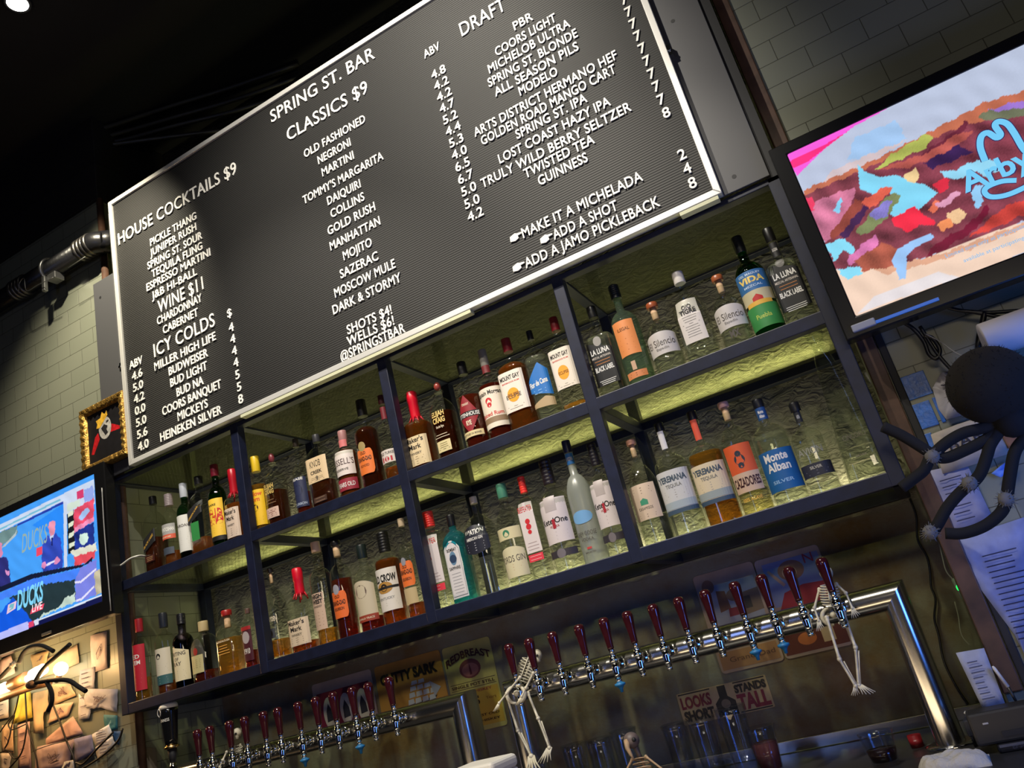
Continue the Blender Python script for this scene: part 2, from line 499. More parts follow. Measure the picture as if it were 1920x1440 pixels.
M_LET = mat('white_letters', (0.90, 0.88, 0.82), 0.4)
def menu_line(t, h, x0=None, x1=None, z=0.0, cx=None, bold=0.012):
    V, F = text2d(t, h, None if x0 is None or x1 is None else x1 - x0, bold, cx=(x0 + x1) / 2 if x1 is not None and x0 is not None else cx, z=z, track=0.02)
    return V, F
def relief(mb, V, F, y=-0.034, d=0.0035, mi=0):
    """Letters with their own thickness standing on the felt."""
    n = len(V)
    mb.add([(p[0], y - d, p[1]) for p in V], F, mi)
    cnt = {}
    for f in F:
        for a, b in zip(f, list(f[1:]) + [f[0]]):
            cnt[(a, b)] = cnt.get((a, b), 0) + 1
    ed = [e for e in cnt if (e[1], e[0]) not in cnt]
    mb.add([(p[0], y - d, p[1]) for p in V] + [(p[0], y, p[1]) for p in V], [(b, a, a + n, b + n) for a, b in ed], mi)
H1, H2 = 0.062, 0.0375
LINES = [
 (1, 'HOUSE COCKTAILS $9', -1.619, -0.903, 3.482), (2, 'PICKLE THANG', -1.427, -1.150, 3.383), (2, 'JUNIPER RUSH', -1.433, -1.157, 3.332), (2, 'SPRING ST. SOUR', -1.456, -1.131, 3.278),
 (2, 'TEQUILA FLING', -1.436, -1.137, 3.229), (2, 'ESPRESSO MARTINI', -1.474, -1.099, 3.180), (2, 'J&B HI-BALL', -1.448, -1.183, 3.128), (1, 'WINE $11', -1.419, -1.158, 3.049),
 (2, 'CHARDONNAY', -1.432, -1.174, 3.000), (2, 'CABERNET', -1.404, -1.203, 2.946), (1, 'ICY COLDS', -1.467, -1.121, 2.865), (2, '$', -1.052, -1.029, 2.869),
 (2, 'MILLER HIGH LIFE', -1.472, -1.126, 2.805), (2, 'BUDWEISER', -1.395, -1.177, 2.753), (2, 'BUD LIGHT', -1.393, -1.189, 2.701), (2, 'BUD NA', -1.364, -1.217, 2.648),
 (2, 'COORS BANQUET', -1.452, -1.129, 2.598), (2, 'MICKEYS', -1.372, -1.208, 2.546), (2, 'HEINEKEN SILVER', -1.477, -1.142, 2.495), (2, 'ABV', -1.616, -1.536, 2.867),
 (1, 'SPRING ST. BAR', -0.688, -0.157, 3.614), (1, 'CLASSICS $9', -0.624, -0.218, 3.484), (2, 'OLD FASHIONED', -0.559, -0.257, 3.366), (2, 'NEGRONI', -0.501, -0.341, 3.304),
 (2, 'MARTINI', -0.493, -0.339, 3.242), (2, "TOMMY'S MARGARITA", -0.602, -0.216, 3.171), (2, 'DAIQUIRI', -0.493, -0.335, 3.110), (2, 'COLLINS', -0.489, -0.330, 3.050),
 (2, 'GOLD RUSH', -0.516, -0.294, 2.987), (2, 'MANHATTAN', -0.518, -0.286, 2.921), (2, 'MOJITO', -0.469, -0.338, 2.856), (2, 'SAZERAC', -0.497, -0.324, 2.791),
 (2, 'MOSCOW MULE', -0.536, -0.262, 2.729), (2, 'DARK & STORMY', -0.557, -0.251, 2.668), (2, 'SHOTS $4!', -0.512, -0.314, 2.567), (2, 'WELLS $6!', -0.521, -0.314, 2.524),
 (2, '@SPRINGSTBAR', -0.560, -0.278, 2.480), (2, 'ABV', 0.043, 0.114, 3.480), (1, 'DRAFT', 0.208, 0.397, 3.478),
 (2, 'PBR', 0.402, 0.478, 3.376), (2, 'COORS LIGHT', 0.312, 0.553, 3.318), (2, 'MICHELOB ULTRA', 0.270, 0.592, 3.267), (2, 'SPRING ST. BLONDE', 0.255, 0.605, 3.215),
 (2, 'ALL SEASON PILS', 0.268, 0.594, 3.165), (2, 'MODELO', 0.354, 0.501, 3.117), (2, 'ARTS DISTRICT HERMANO HEF', 0.155, 0.703, 3.057), (2, 'GOLDEN ROAD MANGO CART', 0.173, 0.684, 3.011),
 (2, 'SPRING ST. IPA', 0.300, 0.566, 2.965), (2, 'LOST COAST HAZY IPA', 0.217, 0.634, 2.910), (2, 'TRULY WILD BERRY SELTZER', 0.132, 0.690, 2.855), (2, 'TWISTED TEA', 0.289, 0.547, 2.810),
 (2, 'GUINNESS', 0.329, 0.508, 2.760), (2, 'MAKE IT A MICHELADA', 0.226, 0.652, 2.609), (2, 'ADD A SHOT', 0.325, 0.551, 2.554), (2, 'ADD A JAMO PICKLEBACK', 0.207, 0.676, 2.504)]
for k, t, x0, x1, z in LINES:
    V, F = menu_line(t, H1 if k == 1 else H2, x0, x1, z, bold=0.006 if k == 1 else 0.014)
    mb = MB(); relief(mb, V, F)
    mb.build('menu_line', M_LET, board)
def column(words, x, z0, dz, zs=None):
    mb = MB()
    for i, t in enumerate(words):
        V, F = text2d(t, H2, None, 0.014, cx=x, z=(zs[i] if zs else z0 - dz * i))
        relief(mb, V, F)
    mb.build('number_column', M_LET, board)
column(['4.6', '5.0', '4.2', '0.0', '5.0', '5.6', '4.0'], -1.575, 2.812, 0.0523)
column(['4', '4', '4', '4', '5', '5', '8'], -1.041, 2.805, 0.051)
column(['4.8', '4.2', '4.2', '4.7', '5.2', '4.4', '5.3', '4.0', '6.5', '6.7', '5.0', '5.0', '4.2'], 0.083, 3.375, 0.0514)
column(['5', '5', '5', '5', '7', '7', '7', '7', '7', '7', '7', '7', '7', '8'], 0.785, 3.440, 0.0514)
column(['2', '4', '8'], 0.785, 2.613, 0.0515)
for x, z in ((0.205, 2.612), (0.304, 2.558), (0.187, 2.508)):     # pointing hands
    hand = [(-0.026, 0.004), (-0.024, 0.022), (-0.004, 0.028), (0.004, 0.024), (0.020, 0.022), (0.020, 0.016), (0.005, 0.015), (0.006, 0.005), (-0.008, 0.000)]
    bevel(MB().prism([(x + a, z + b) for a, b in hand], -0.0375, -0.034).build('pointing_hand', M_LET, board), 0.0008)

# ------------------------------------------------------------------ bottle rack
rack = thing('bottle_rack', 'navy steel two-tier bottle rack of square tube under the letter board', 'rack', (-0.42, 0.22, 1.52))
PX = (-1.853, -1.148, -0.441, 0.263, 0.978)
PW, YD = 0.0375, 0.466
for i, x in enumerate(PX):
    for y in (0.0, YD - PW):
        bevel(MB().box(x, x + PW, y, y + PW, 1.5205 if y == 0 else 1.5215, 2.4545).build('post', M_NAVY, rack), 0.0025)
RAILS = ((1.5205, 1.5585), (1.9825, 2.0215), (2.4345, 2.4535))
for z0, z1 in RAILS:
    for y in (0.0005, YD - PW - 0.0005):
        bevel(MB().box(PX[0] + 0.001, PX[4] + PW - 0.001, y, y + PW - 0.001 + (0.002 if y else 0), z0, z1).build('rail', M_NAVY, rack), 0.0025)
    for x in PX:
        bevel(MB().box(x + 0.0015, x + PW - 0.0015, PW, YD - PW, z0 + 0.001, z1 - 0.0065).build('cross_bar', M_NAVY, rack), 0.002)
def wired_glass():
    m = bpy.data.materials.new('wired_glass'); m.use_nodes = True
    nt = m.node_tree; L = nt.links.new; nt.nodes.remove(nt.nodes['Principled BSDF'])
    tc = nt.nodes.new('ShaderNodeTexCoord'); mp = nt.nodes.new('ShaderNodeMapping'); mp.inputs['Rotation'].default_value = (0, 0, math.radians(45)); mp.inputs['Scale'].default_value = (1 / 0.0135, 1 / 0.0135, 1)
    L(tc.outputs['Object'], mp.inputs[0]); sp = nt.nodes.new('ShaderNodeSeparateXYZ'); L(mp.outputs[0], sp.inputs[0])
    fs = []
    for ax in ('X', 'Y'):
        fr = nt.nodes.new('ShaderNodeMath'); fr.operation = 'FRACT'; L(sp.outputs[ax], fr.inputs[0])
        lt = nt.nodes.new('ShaderNodeMath'); lt.operation = 'LESS_THAN'; lt.inputs[1].default_value = 0.085; L(fr.outputs[0], lt.inputs[0]); fs.append(lt)
    mxm = nt.nodes.new('ShaderNodeMath'); mxm.operation = 'MAXIMUM'; L(fs[0].outputs[0], mxm.inputs[0]); L(fs[1].outputs[0], mxm.inputs[1])
    tr = nt.nodes.new('ShaderNodeBsdfTransparent'); tr.inputs[0].default_value = (0.86, 0.90, 0.66, 1)
    gl = nt.nodes.new('ShaderNodeBsdfGlossy'); gl.inputs[1].default_value = 0.04
    df = nt.nodes.new('ShaderNodeBsdfDiffuse'); df.inputs[0].default_value = (0.16, 0.165, 0.12, 1)
    fz = nt.nodes.new('ShaderNodeFresnel'); two_sided_ior(nt, fz, 1.4)
    m0 = nt.nodes.new('ShaderNodeMixShader'); m0.inputs[0].default_value = 0.12; L(tr.outputs[0], m0.inputs[1]); L(df.outputs[0], m0.inputs[2])
    m1 = nt.nodes.new('ShaderNodeMixShader'); L(fz.outputs[0], m1.inputs[0]); L(m0.outputs[0], m1.inputs[1]); L(gl.outputs[0], m1.inputs[2])
    m2 = nt.nodes.new('ShaderNodeMixShader'); ml = nt.nodes.new('ShaderNodeMath'); ml.operation = 'MULTIPLY'; ml.inputs[1].default_value = 0.30
    L(mxm.outputs[0], ml.inputs[0]); L(ml.outputs[0], m2.inputs[0]); L(m1.outputs[0], m2.inputs[1]); L(df.outputs[0], m2.inputs[2])
    L(m2.outputs[0], nt.nodes['Material Output'].inputs[0])
    return m
M_WIRED = wired_glass()
SHELF = (1.5530, 2.0155)                       # glass tops
for z in (*SHELF, 2.4475):
    for i in range(4):
        MB().box(PX[i] + PW + 0.0005, PX[i + 1] - 0.0005, PW + 0.001, YD - PW - 0.001, z - 0.006, z).build('glass_shelf', M_WIRED, rack)
M_LED = emis('led_yellow', (0.9, 0.85, 0.3), 1.6)
for z, lb in ((1.5585, 'thin yellow light strip along the back of the lower bottle shelf'), (2.0215, 'thin yellow light strip along the back of the upper bottle shelf')):
    t = thing('led_strip', lb, 'light strip', (-0.42, YD - 0.008, z))
    MB().box(PX[0] + 0.05, PX[4] - 0.01, YD - 0.012, YD - 0.004, z + 0.0003, z + 0.004).build('strip', M_LED, t)
# ------------------------------------------------------------------ screens
def in_poly(px, py, poly):
    c = False
    j = len(poly) - 1
    for i in range(len(poly)):
        xi, yi = poly[i]; xj, yj = poly[j]
        if (yi > py) != (yj > py) and px < (xj - xi) * (py - yi) / (yj - yi) + xi:
            c = not c
        j = i
    return c

def screen_picture(name, x0, x1, z0, z1, y, nx, nz, layers, strength, parent, seed=1):
    """A lit picture: a fine grid of points with a colour each; layers are outlines in picture pixels on the screen plane."""
    rnd = random.Random(seed)
    wl = []
    for c, pts, amp in layers:
        P = [at(a, b, y) for a, b in pts]
        q = [(p.x, p.z) for p in P]
        wl.append((srgb(*c), q, amp, min(a for a, b in q), max(a for a, b in q), min(b for a, b in q), max(b for a, b in q)))
    v, f, cols = [], [], []
    base = srgb(190, 195, 215)
    ph = [(rnd.uniform(20, 120), rnd.uniform(20, 120), rnd.uniform(0, 6.28)) for _ in range(7)]
    for j in range(nz + 1):
        for i in range(nx + 1):
            x, z = x0 + (x1 - x0) * i / nx, z0 + (z1 - z0) * j / nz
            v.append((x, y, z))
            wx = x + 0.0022 * math.sin(z * 150 + 40 * x) + 0.0012 * math.sin(z * 330 + x * 90)
            wz = z + 0.0022 * math.sin(x * 130 + 1.3) + 0.0012 * math.sin(x * 310 + z * 70)
            c, a = base, 0.04
            for cc, q, amp, ax, bx, az, bz in wl:
                px, pz = (wx, wz) if amp > 0.05 else (x, z)
                if ax <= px <= bx and az <= pz <= bz and in_poly(px, pz, q):
                    c, a = cc, amp
            k = 1 + a * (sum(math.sin(x * p + z * r + o) for p, r, o in ph) / 3.0 + rnd.uniform(-0.35, 0.35))
            cols.append((max(0, c[0] * k), max(0, c[1] * k), max(0, c[2] * k), 1))
    for j in range(nz):
        for i in range(nx):
            b = j * (nx + 1) + i
            f.append((b, b + 1, b + nx + 2, b + nx + 1))
    me = bpy.data.meshes.new(name)
    off = parent.location
    me.from_pydata([(p[0] - off[0], p[1] - off[1], p[2] - off[2]) for p in v], [], f)
    ca = me.color_attributes.new('picture', 'FLOAT_COLOR', 'POINT')
    ca.data.foreach_set('color', [c for q in cols for c in q])
    m = bpy.data.materials.new(name + '_glow'); nt, p = nodes_of(m)
    at_ = nt.nodes.new('ShaderNodeAttribute'); at_.attribute_name = 'picture'
    p.inputs['Base Color'].default_value = (0.01, 0.01, 0.01, 1); p.inputs['Roughness'].default_value = 0.25
    nt.links.new(at_.outputs['Color'], p.inputs['Emission Color']); p.inputs['Emission Strength'].default_value = strength
    me.materials.append(m)
    o = bpy.data.objects.new(name, me); COL.objects.link(o); o.parent = parent
    return o


YT = -0.06
tvr = thing('television', 'large black flat television showing a loaded sandwich advert, above the blue-lit tiles', 'television', (1.5, YT, 1.899))
sx0, sz0, sx1, sz1 = 1.0545, 1.9545, 1.966, 2.4685
def bez(t, x0, x1, z0, z1, sx0, sx1, sz0, sz1, y):
    m = MB()
    o = [(x0, z0), (x1, z0), (x1, z1), (x0, z1)]
    i = [(sx0, sz0), (sx1, sz0), (sx1, sz1), (sx0, sz1)]
    v = [(a, y, b) for a, b in o] + [(a, y, b) for a, b in i] + [(a, y + 0.01, b) for a, b in i] + [(a, y + 0.048, b) for a, b in o]
    f = []
    for k in range(4):
        j = (k + 1) % 4
        f += [(k, j, 4 + j, 4 + k), (4 + k, 4 + j, 8 + j, 8 + k), (j, k, 12 + k, 12 + j)]
    f.append((15, 14, 13, 12))
    m.add(v, f)
    bevel(m.build('bezel', M_TVBLK, t), 0.004)
    cx, cz = (x0 + x1) / 2, (z0 + z1) / 2
    MB().box(cx - 0.2, cx + 0.2, y + 0.046, YB - 0.0005, cz - 0.12, cz + 0.12).build('wall_bracket', M_BLACK, t)
bez(tvr, 1.011, 2.01, 1.899, 2.504, sx0, sx1, sz0, sz1, YT)
RL = [
 ((188, 198, 222), [(1400, 300), (2100, -100), (2100, 700), (1600, 640)], 0.05),
 ((165, 200, 240), [(1600, 260), (1680, 225), (1700, 260), (1640, 290), (1590, 300)], 0.06),
 ((214, 196, 200), [(1560, 320), (1640, 285), (1700, 262), (1640, 300), (1540, 345)], 0.06),
 ((250, 95, 225), [(1470, 286), (1670, 200), (1600, 238), (1545, 280), (1494, 330)], 0.03),
 ((252, 45, 130), [(1478, 304), (1545, 272), (1590, 246), (1560, 268), (1515, 303), (1488, 316)], 0.03),
 ((196, 112, 84), [(1505, 357), (1640, 300), (1760, 238), (1850, 190), (2000, 148), (2000, 190), (1850, 225), (1750, 275), (1650, 320), (1510, 372)], 0.12),
 ((132, 62, 76), [(1508, 366), (1620, 318), (1700, 280), (1800, 238), (2000, 185), (2000, 380), (1860, 440), (1780, 470), (1700, 492), (1640, 500), (1560, 505), (1550, 470), (1530, 420)], 0.35),
 ((205, 118, 150), [(1512, 385), (1560, 365), (1605, 350), (1592, 400), (1566, 440), (1545, 455), (1528, 420)], 0.25),
 ((150, 70, 60), [(1556, 440), (1605, 372), (1622, 378), (1585, 430), (1562, 452)], 0.25),
 ((235, 60, 100), [(1510, 372), (1522, 366), (1528, 392), (1518, 398)], 0.2),
 ((140, 215, 250), [(1562, 395), (1575, 372), (1581, 378), (1570, 402)], 0.08),
 ((70, 35, 80), [(1575, 440), (1620, 385), (1628, 392), (1600, 432), (1580, 450)], 0.2),
 ((243, 212, 190), [(1545, 505), (1600, 505), (1700, 500), (1800, 458), (1870, 432), (2000, 390), (2100, 400), (1607, 600)], 0.05),
 ((225, 170, 140), [(1640, 505), (1760, 478), (1860, 440), (1990, 395), (1985, 402), (1860, 452), (1770, 486), (1660, 515)], 0.06),
 ((232, 224, 226), [(1640, 555), (1760, 510), (1800, 520), (1680, 562), (1606, 590)], 0.05),
 ((138, 222, 248), [(1546, 458), (1580, 448), (1602, 460), (1598, 480), (1580, 470), (1564, 490)], 0.06),
 ((138, 222, 248), [(1570, 505), (1610, 500), (1620, 512), (1590, 525)], 0.06),
 ((215, 120, 175), [(1592, 480), (1640, 440), (1650, 452), (1620, 485), (1590, 500)], 0.25),
 ((170, 88, 70), [(1600, 490), (1655, 455), (1690, 470), (1680, 498), (1620, 508)], 0.3),
 ((134, 216, 246), [(1608, 308), (1622, 322), (1650, 332), (1682, 328), (1712, 342), (1735, 346), (1758, 362), (1738, 380), (1722, 394), (1690, 412), (1668, 402), (1680, 372), (1664, 358), (1640, 366), (1612, 354)], 0.05),
 ((226, 100, 80), [(1614, 380), (1655, 352), (1672, 350), (1668, 364), (1630, 392)], 0.2),
 ((128, 138, 92), [(1606, 434), (1622, 412), (1650, 380), (1680, 358), (1688, 366), (1672, 398), (1640, 430), (1612, 442)], 0.2),
 ((138, 128, 205), [(1630, 404), (1655, 378), (1672, 378), (1664, 404), (1640, 414)], 0.3),
 ((246, 48, 74), [(1672, 412), (1698, 394), (1716, 388), (1726, 400), (1752, 410), (1750, 422), (1722, 424), (1700, 436), (1682, 428)], 0.12),
 ((240, 120, 90), [(1738, 394), (1756, 376), (1770, 380), (1752, 400)], 0.15),
 ((226, 160, 190), [(1754, 384), (1790, 360), (1806, 362), (1776, 384), (1758, 392)], 0.15),
 ((228, 50, 72), [(1750, 344), (1768, 334), (1782, 340), (1778, 354), (1760, 362)], 0.12),
 ((178, 186, 92), [(1640, 320), (1668, 292), (1700, 272), (1734, 252), (1750, 260), (1738, 276), (1690, 298)], 0.18),
 ((60, 34, 82), [(1730, 306), (1795, 272), (1826, 284), (1790, 300), (1748, 316)], 0.2),
 ((110, 42, 60), [(1716, 296), (1770, 262), (1812, 226), (1818, 232), (1790, 262), (1745, 292)], 0.2),
 ((180, 88, 80), [(1650, 316), (1740, 286), (1800, 248), (1830, 246), (1780, 282), (1700, 316)], 0.25),
 ((238, 206, 150), [(1694, 326), (1716, 316), (1726, 328), (1716, 342), (1700, 340)], 0.15),
 ((112, 116, 92), [(1834, 216), (1860, 206), (2000, 186), (2000, 200), (1872, 228), (1846, 226)], 0.15),
 ((160, 120, 210), [(1850, 208), (1900, 192), (1990, 176), (1990, 186), (1890, 206)], 0.1),
 ((150, 216, 244), [(1792, 318), (1830, 300), (1870, 300), (1880, 318), (1850, 330), (1830, 322), (1800, 334), (1770, 336), (1764, 322)], 0.06),
 ((150, 205, 246), [(1824, 352), (1844, 346), (1842, 368), (1842, 386), (1830, 390), (1822, 372)], 0.06),
 ((238, 196, 150), [(1776, 398), (1800, 390), (1814, 402), (1800, 416), (1780, 420)], 0.2),
 ((246, 150, 96), [(1756, 420), (1778, 410), (1790, 422), (1770, 434)], 0.15),
 ((118, 24, 52), [(1736, 478), (1762, 452), (1812, 424), (1852, 384), (1858, 392), (1830, 430), (1780, 462), (1744, 482)], 0.2),
 ((200, 66, 58), [(1814, 446), (1846, 420), (1876, 392), (1908, 378), (1990, 350), (1990, 376), (1908, 408), (1860, 430)], 0.25),
 ((158, 200, 248), [(1672, 490), (1682, 468), (1706, 454), (1746, 438), (1752, 446), (1716, 464), (1700, 480), (1700, 500), (1698, 522), (1686, 524), (1680, 504)], 0.05),
]
screen_picture('screen', sx0, sx1, sz0, sz1, YT + 0.004, 320, 180, RL, 1.0, tvr)
M_LOGO = emis('logo_sky_blue', srgb(118, 205, 248), 1.0)
M_LOGOD = emis('logo_shadow', srgb(60, 40, 90), 1.0)
def ribbon(mb, pts, w, y, mi=0):
    p = [Vector((a.x, 0, a.z)) for a in smooth_path([Vector(q) for q in pts], 5)]
    L_, R_ = [], []
    for k in range(len(p)):
        d = (p[min(k + 1, len(p) - 1)] - p[max(k - 1, 0)]).normalized()
        n = Vector((-d.z, 0, d.x)) * w / 2
        L_.append((p[k].x + n.x, y, p[k].z + n.z)); R_.append((p[k].x - n.x, y, p[k].z - n.z))
    n = len(p)
    mb.add(L_ + R_, [(k, k + 1, n + k + 1, n + k) for k in range(n - 1)], mi)
    return mb
def px(pts, Y): return [at(a, b, Y) for a, b in pts]
ys = YT + 0.0030
hat = [(1847, 302), (1838, 276), (1840, 256), (1852, 249), (1868, 258), (1876, 252), (1866, 236), (1872, 228), (1888, 232), (1902, 250), (1920, 280), (1940, 296)]
swo = [(1906, 338), (1878, 340), (1852, 350), (1846, 360), (1858, 369), (1886, 366), (1920, 352), (1960, 330)]
m = MB()
for q, w in ((hat, 0.0195), (swo, 0.0165)):
    ribbon(m, px(q, ys), w, ys + 0.0004, 1); ribbon(m, px(q, ys), w * 0.78, ys, 0)
a0, b0 = at(1809, 360, ys), at(1893, 322, ys)
V, F = text2d("Arby's", 0.056, None, 0.03, x0=a0.x, z=(a0.z + b0.z) / 2 - 0.004)
m.add([(x + 0.002, ys + 0.0006, z - 0.002) for x, z in V], F, 1); m.add([(x, ys + 0.0002, z) for x, z in V], F, 0)
m.build('logo', [M_LOGO, M_LOGOD], tvr)
m = MB()
for tx, (xa, ya) in (('Limited time only at participating locations.', (1774, 484)), ('available at participating locations.', (1808, 492))):
    q = at(xa, ya, ys)
    V, F = text2d(tx, 0.0105, None, 0.0, x0=q.x, z=q.z); m.add([(x, ys, z) for x, z in V], F, 0)
m.build('caption', emis('caption_blue', srgb(120, 190, 240), 1.0), tvr)
M_GLINT = emis('bezel_glint', srgb(60, 120, 235), 0.55)  # blue glint on the bezel, put in as a glowing bar
MB().box(1.09, 1.245, YT - 0.006, YT + 0.02, 1.9155, 1.9225).build('glint_bar', M_GLINT, tvr)
bevel(MB().box(1.033, 1.092, YT - 0.010, YT + 0.01, 1.912, 1.932).build('badge', mat('badge_grey', (0.30, 0.31, 0.36), 0.35), tvr), 0.003)

tvl = thing('television', 'black flat television showing a sports studio with a man in a blue suit', 'television', (-2.3, YT, 1.90))
lx0, lx1, lz0, lz1 = -2.765, at(176, 903, YT).x, 1.956, 2.4795
bez(tvl, -2.81, at(203, 1000, YT).x, 1.893, 2.515, lx0, lx1, lz0, lz1, YT)
LL = [
 ((70, 160, 248), [(-200, 900), (300, 700), (300, 1300), (-200, 1400)], 0.05),
 ((40, 140, 250), [(60, 985), (118, 945), (120, 1060), (95, 1000)], 0.03),
 ((205, 218, 240), [(-200, 1090), (0, 984), (118, 926), (176, 898), (178, 945), (126, 966), (118, 940), (0, 998), (-200, 1100)], 0.05),
 ((120, 190, 215), [(-100, 1038), (0, 991), (112, 935), (114, 938), (0, 994)], 0.02),
 ((35, 60, 170), [(-100, 1046), (0, 1000), (118, 940), (120, 944), (0, 1003)], 0.02),
 ((205, 215, 235), [(119, 940), (125, 942), (126, 1062), (120, 1066)], 0.02),
 ((110, 140, 140), [(-200, 1060), (0, 998), (32, 985), (33, 1000), (8, 1020), (0, 1026), (-200, 1150)], 0.15),
 ((178, 192, 196), [(0, 1030), (28, 1000), (32, 992), (30, 1004), (10, 1024)], 0.05),
 ((215, 60, 110), [(144, 922), (156, 917), (157, 932), (145, 937)], 0.04),
 ((150, 170, 235), [(157, 920), (174, 910), (177, 935), (158, 943)], 0.08),
 ((210, 225, 210), [(126, 945), (150, 936), (150, 948), (126, 960)], 0.05),
 ((20, 22, 30), [(126, 964), (138, 955), (141, 1034), (128, 1040)], 0.05),
 ((225, 232, 205), [(127, 962), (137, 956), (138, 964), (128, 970)], 0.02), ((225, 232, 205), [(128, 982), (138, 976), (138, 984), (129, 990)], 0.02),
 ((225, 232, 205), [(129, 1001), (139, 995), (139, 1004), (129, 1010)], 0.02), ((225, 232, 205), [(129, 1020), (140, 1015), (140, 1023), (130, 1028)], 0.02),
 ((226, 76, 104), [(138, 956), (176, 934), (176, 976), (139, 998)], 0.25),
 ((165, 195, 240), [(148, 972), (154, 958), (164, 952), (168, 958), (162, 968), (150, 977)], 0.1),
 ((240, 140, 180), [(139, 990), (176, 968), (176, 977), (139, 999)], 0.25),
 ((28, 50, 140), [(139, 999), (176, 978), (177, 1020), (141, 1034)], 0.3),
 ((214, 240, 226), [(148, 1012), (151, 1003), (158, 998), (165, 1002), (166, 1010), (162, 1018), (155, 1022), (149, 1018)], 0.1),
 ((225, 225, 205), [(130, 1034), (180, 1018), (182, 1034), (140, 1044)], 0.08),
 ((230, 78, 92), [(139, 1044), (178, 1032), (178, 1046), (140, 1064)], 0.12),
 ((236, 150, 175), [(91, 984), (93, 978), (98, 976), (103, 979), (104, 990), (102, 1000), (97, 1006), (92, 1000)], 0.15),
 ((48, 74, 186), [(81, 1012), (90, 1004), (97, 1010), (104, 1000), (113, 1008), (117, 1036), (118, 1064), (80, 1075), (78, 1050)], 0.15),
 ((200, 215, 245), [(93, 1006), (101, 1002), (98, 1016), (96, 1016)], 0.02), ((25, 35, 110), [(96, 1008), (99, 1007), (99, 1024), (96, 1022)], 0.02),
 ((226, 140, 190), [(78, 1057), (84, 1052), (88, 1058), (84, 1066), (78, 1064)], 0.1), ((226, 140, 190), [(101, 1050), (108, 1044), (113, 1048), (108, 1058), (102, 1058)], 0.1),
 ((225, 225, 250), [(86, 1058), (102, 1050), (103, 1053), (88, 1062)], 0.02),
 ((225, 140, 180), [(-20, 1010), (3, 1018), (5, 1040), (-4, 1050), (-20, 1050)], 0.1),
 ((44, 46, 120), [(-40, 1060), (4, 1044), (14, 1046), (19, 1078), (20, 1100), (0, 1110), (-40, 1120)], 0.2),
 ((225, 150, 205), [(9, 1070), (17, 1070), (17, 1078), (11, 1078)], 0.1),
 ((14, 24, 52), [(-200, 1190), (0, 1100), (60, 1076), (120, 1064), (158, 1058), (174, 1043), (172, 1054), (150, 1064), (60, 1086), (0, 1110), (-200, 1205)], 0.05),
 ((70, 132, 250), [(-200, 1205), (0, 1112), (60, 1086), (150, 1066), (150, 1090), (60, 1104), (0, 1125), (-200, 1300)], 0.06),
 ((34, 54, 60), [(18, 1120), (80, 1096), (140, 1087), (142, 1128), (90, 1150), (50, 1172), (30, 1140)], 0.12),
 ((12, 90, 225), [(-200, 1260), (0, 1150), (24, 1120), (50, 1150), (64, 1172), (0, 1195), (-200, 1280)], 0.06),
 ((198, 218, 204), [(78, 1152), (112, 1138), (120, 1122), (140, 1113), (142, 1128), (100, 1146), (74, 1160)], 0.1),
 ((124, 132, 228), [(141, 1088), (150, 1066), (180, 1048), (188, 1112), (160, 1124), (142, 1130)], 0.06),
 ((190, 180, 150), [(176, 1072), (188, 1068), (192, 1112), (180, 1116)], 0.2),
 ((232, 228, 252), [(140, 1090), (151, 1089), (180, 1065), (181, 1068), (152, 1093), (140, 1094)], 0.02),
 ((232, 228, 252), [(143, 1124), (152, 1122), (176, 1098), (177, 1101), (153, 1126), (143, 1128)], 0.02),
 ((225, 235, 250), [(-200, 1264), (0, 1190), (192, 1114), (192, 1117), (0, 1194), (-200, 1268)], 0.02),
 ((14, 20, 76), [(-200, 1268), (0, 1193), (192, 1117), (193, 1127), (0, 1206), (-200, 1285)], 0.02),
 ((225, 235, 250), [(-200, 1285), (0, 1206), (193, 1127), (193, 1130), (0, 1212), (-200, 1292)], 0.02),
 ((186, 190, 250), [(-200, 1262), (0, 1186), (52, 1165), (54, 1180), (0, 1202), (-200, 1280)], 0.05),
 ((226, 70, 110), [(53, 1167), (63, 1163), (64, 1174), (54, 1178)], 0.05), ((220, 225, 245), [(64, 1163), (72, 1160), (73, 1170), (65, 1173)], 0.05),
]
screen_picture('screen', lx0, lx1, lz0, lz1, YT + 0.004, 330, 186, LL, 1.0, tvl, 5)
def screen_text(t, p0, p1, h, c, nm, skew=0.0, bold=0.02):
    a, b = at(*p0, ys), at(*p1, ys)
    V, F = text2d(t, h, b.x - a.x, bold, cx=(a.x + b.x) / 2, z=(a.z + b.z) / 2)
    MB().add([(x + skew * (z - a.z), ys, z) for x, z in V], F).build(nm, emis('lit_%d_%d_%d' % c, srgb(*c), 1.0), tvl)
screen_text('DUCKS', (41, 1036), (88, 1018), 0.085, (150, 175, 170), 'wall_lettering', 0.12, 0.0)
screen_text('DUCKS', (32, 1144), (80, 1124), 0.080, (130, 215, 250), 'title_lettering', 0.12, 0.03)
m = MB(); m.add([(p.x, ys + 0.0005, p.z) for p in px([(56, 1152), (80, 1142), (83, 1131), (59, 1141)], ys)], [(0, 1, 2, 3)])
m.add([(p.x, ys + 0.0005, p.z) for p in px([(68, 1044), (79, 1039), (79, 1024), (68, 1028)], ys)], [(0, 1, 2, 3)])
m.build('red_tab', emis('tab_red', srgb(238, 70, 100), 1.0), tvl)
screen_text('LIVE', (60, 1148), (79, 1141), 0.030, (255, 235, 240), 'title_lettering', 0.1, 0.02)
m = MB(); m.add([(p.x, ys + 0.0005, p.z) for p in px([(12, 1152), (29, 1141), (31, 1126), (15, 1134)], ys)], [(0, 1, 2, 3)])
m.add([(p.x, ys, p.z) for p in px([(15, 1147), (25, 1141), (27, 1131), (19, 1133), (17, 1140), (22, 1139)], ys)], [(0, 1, 2, 3, 4, 5)], 1)
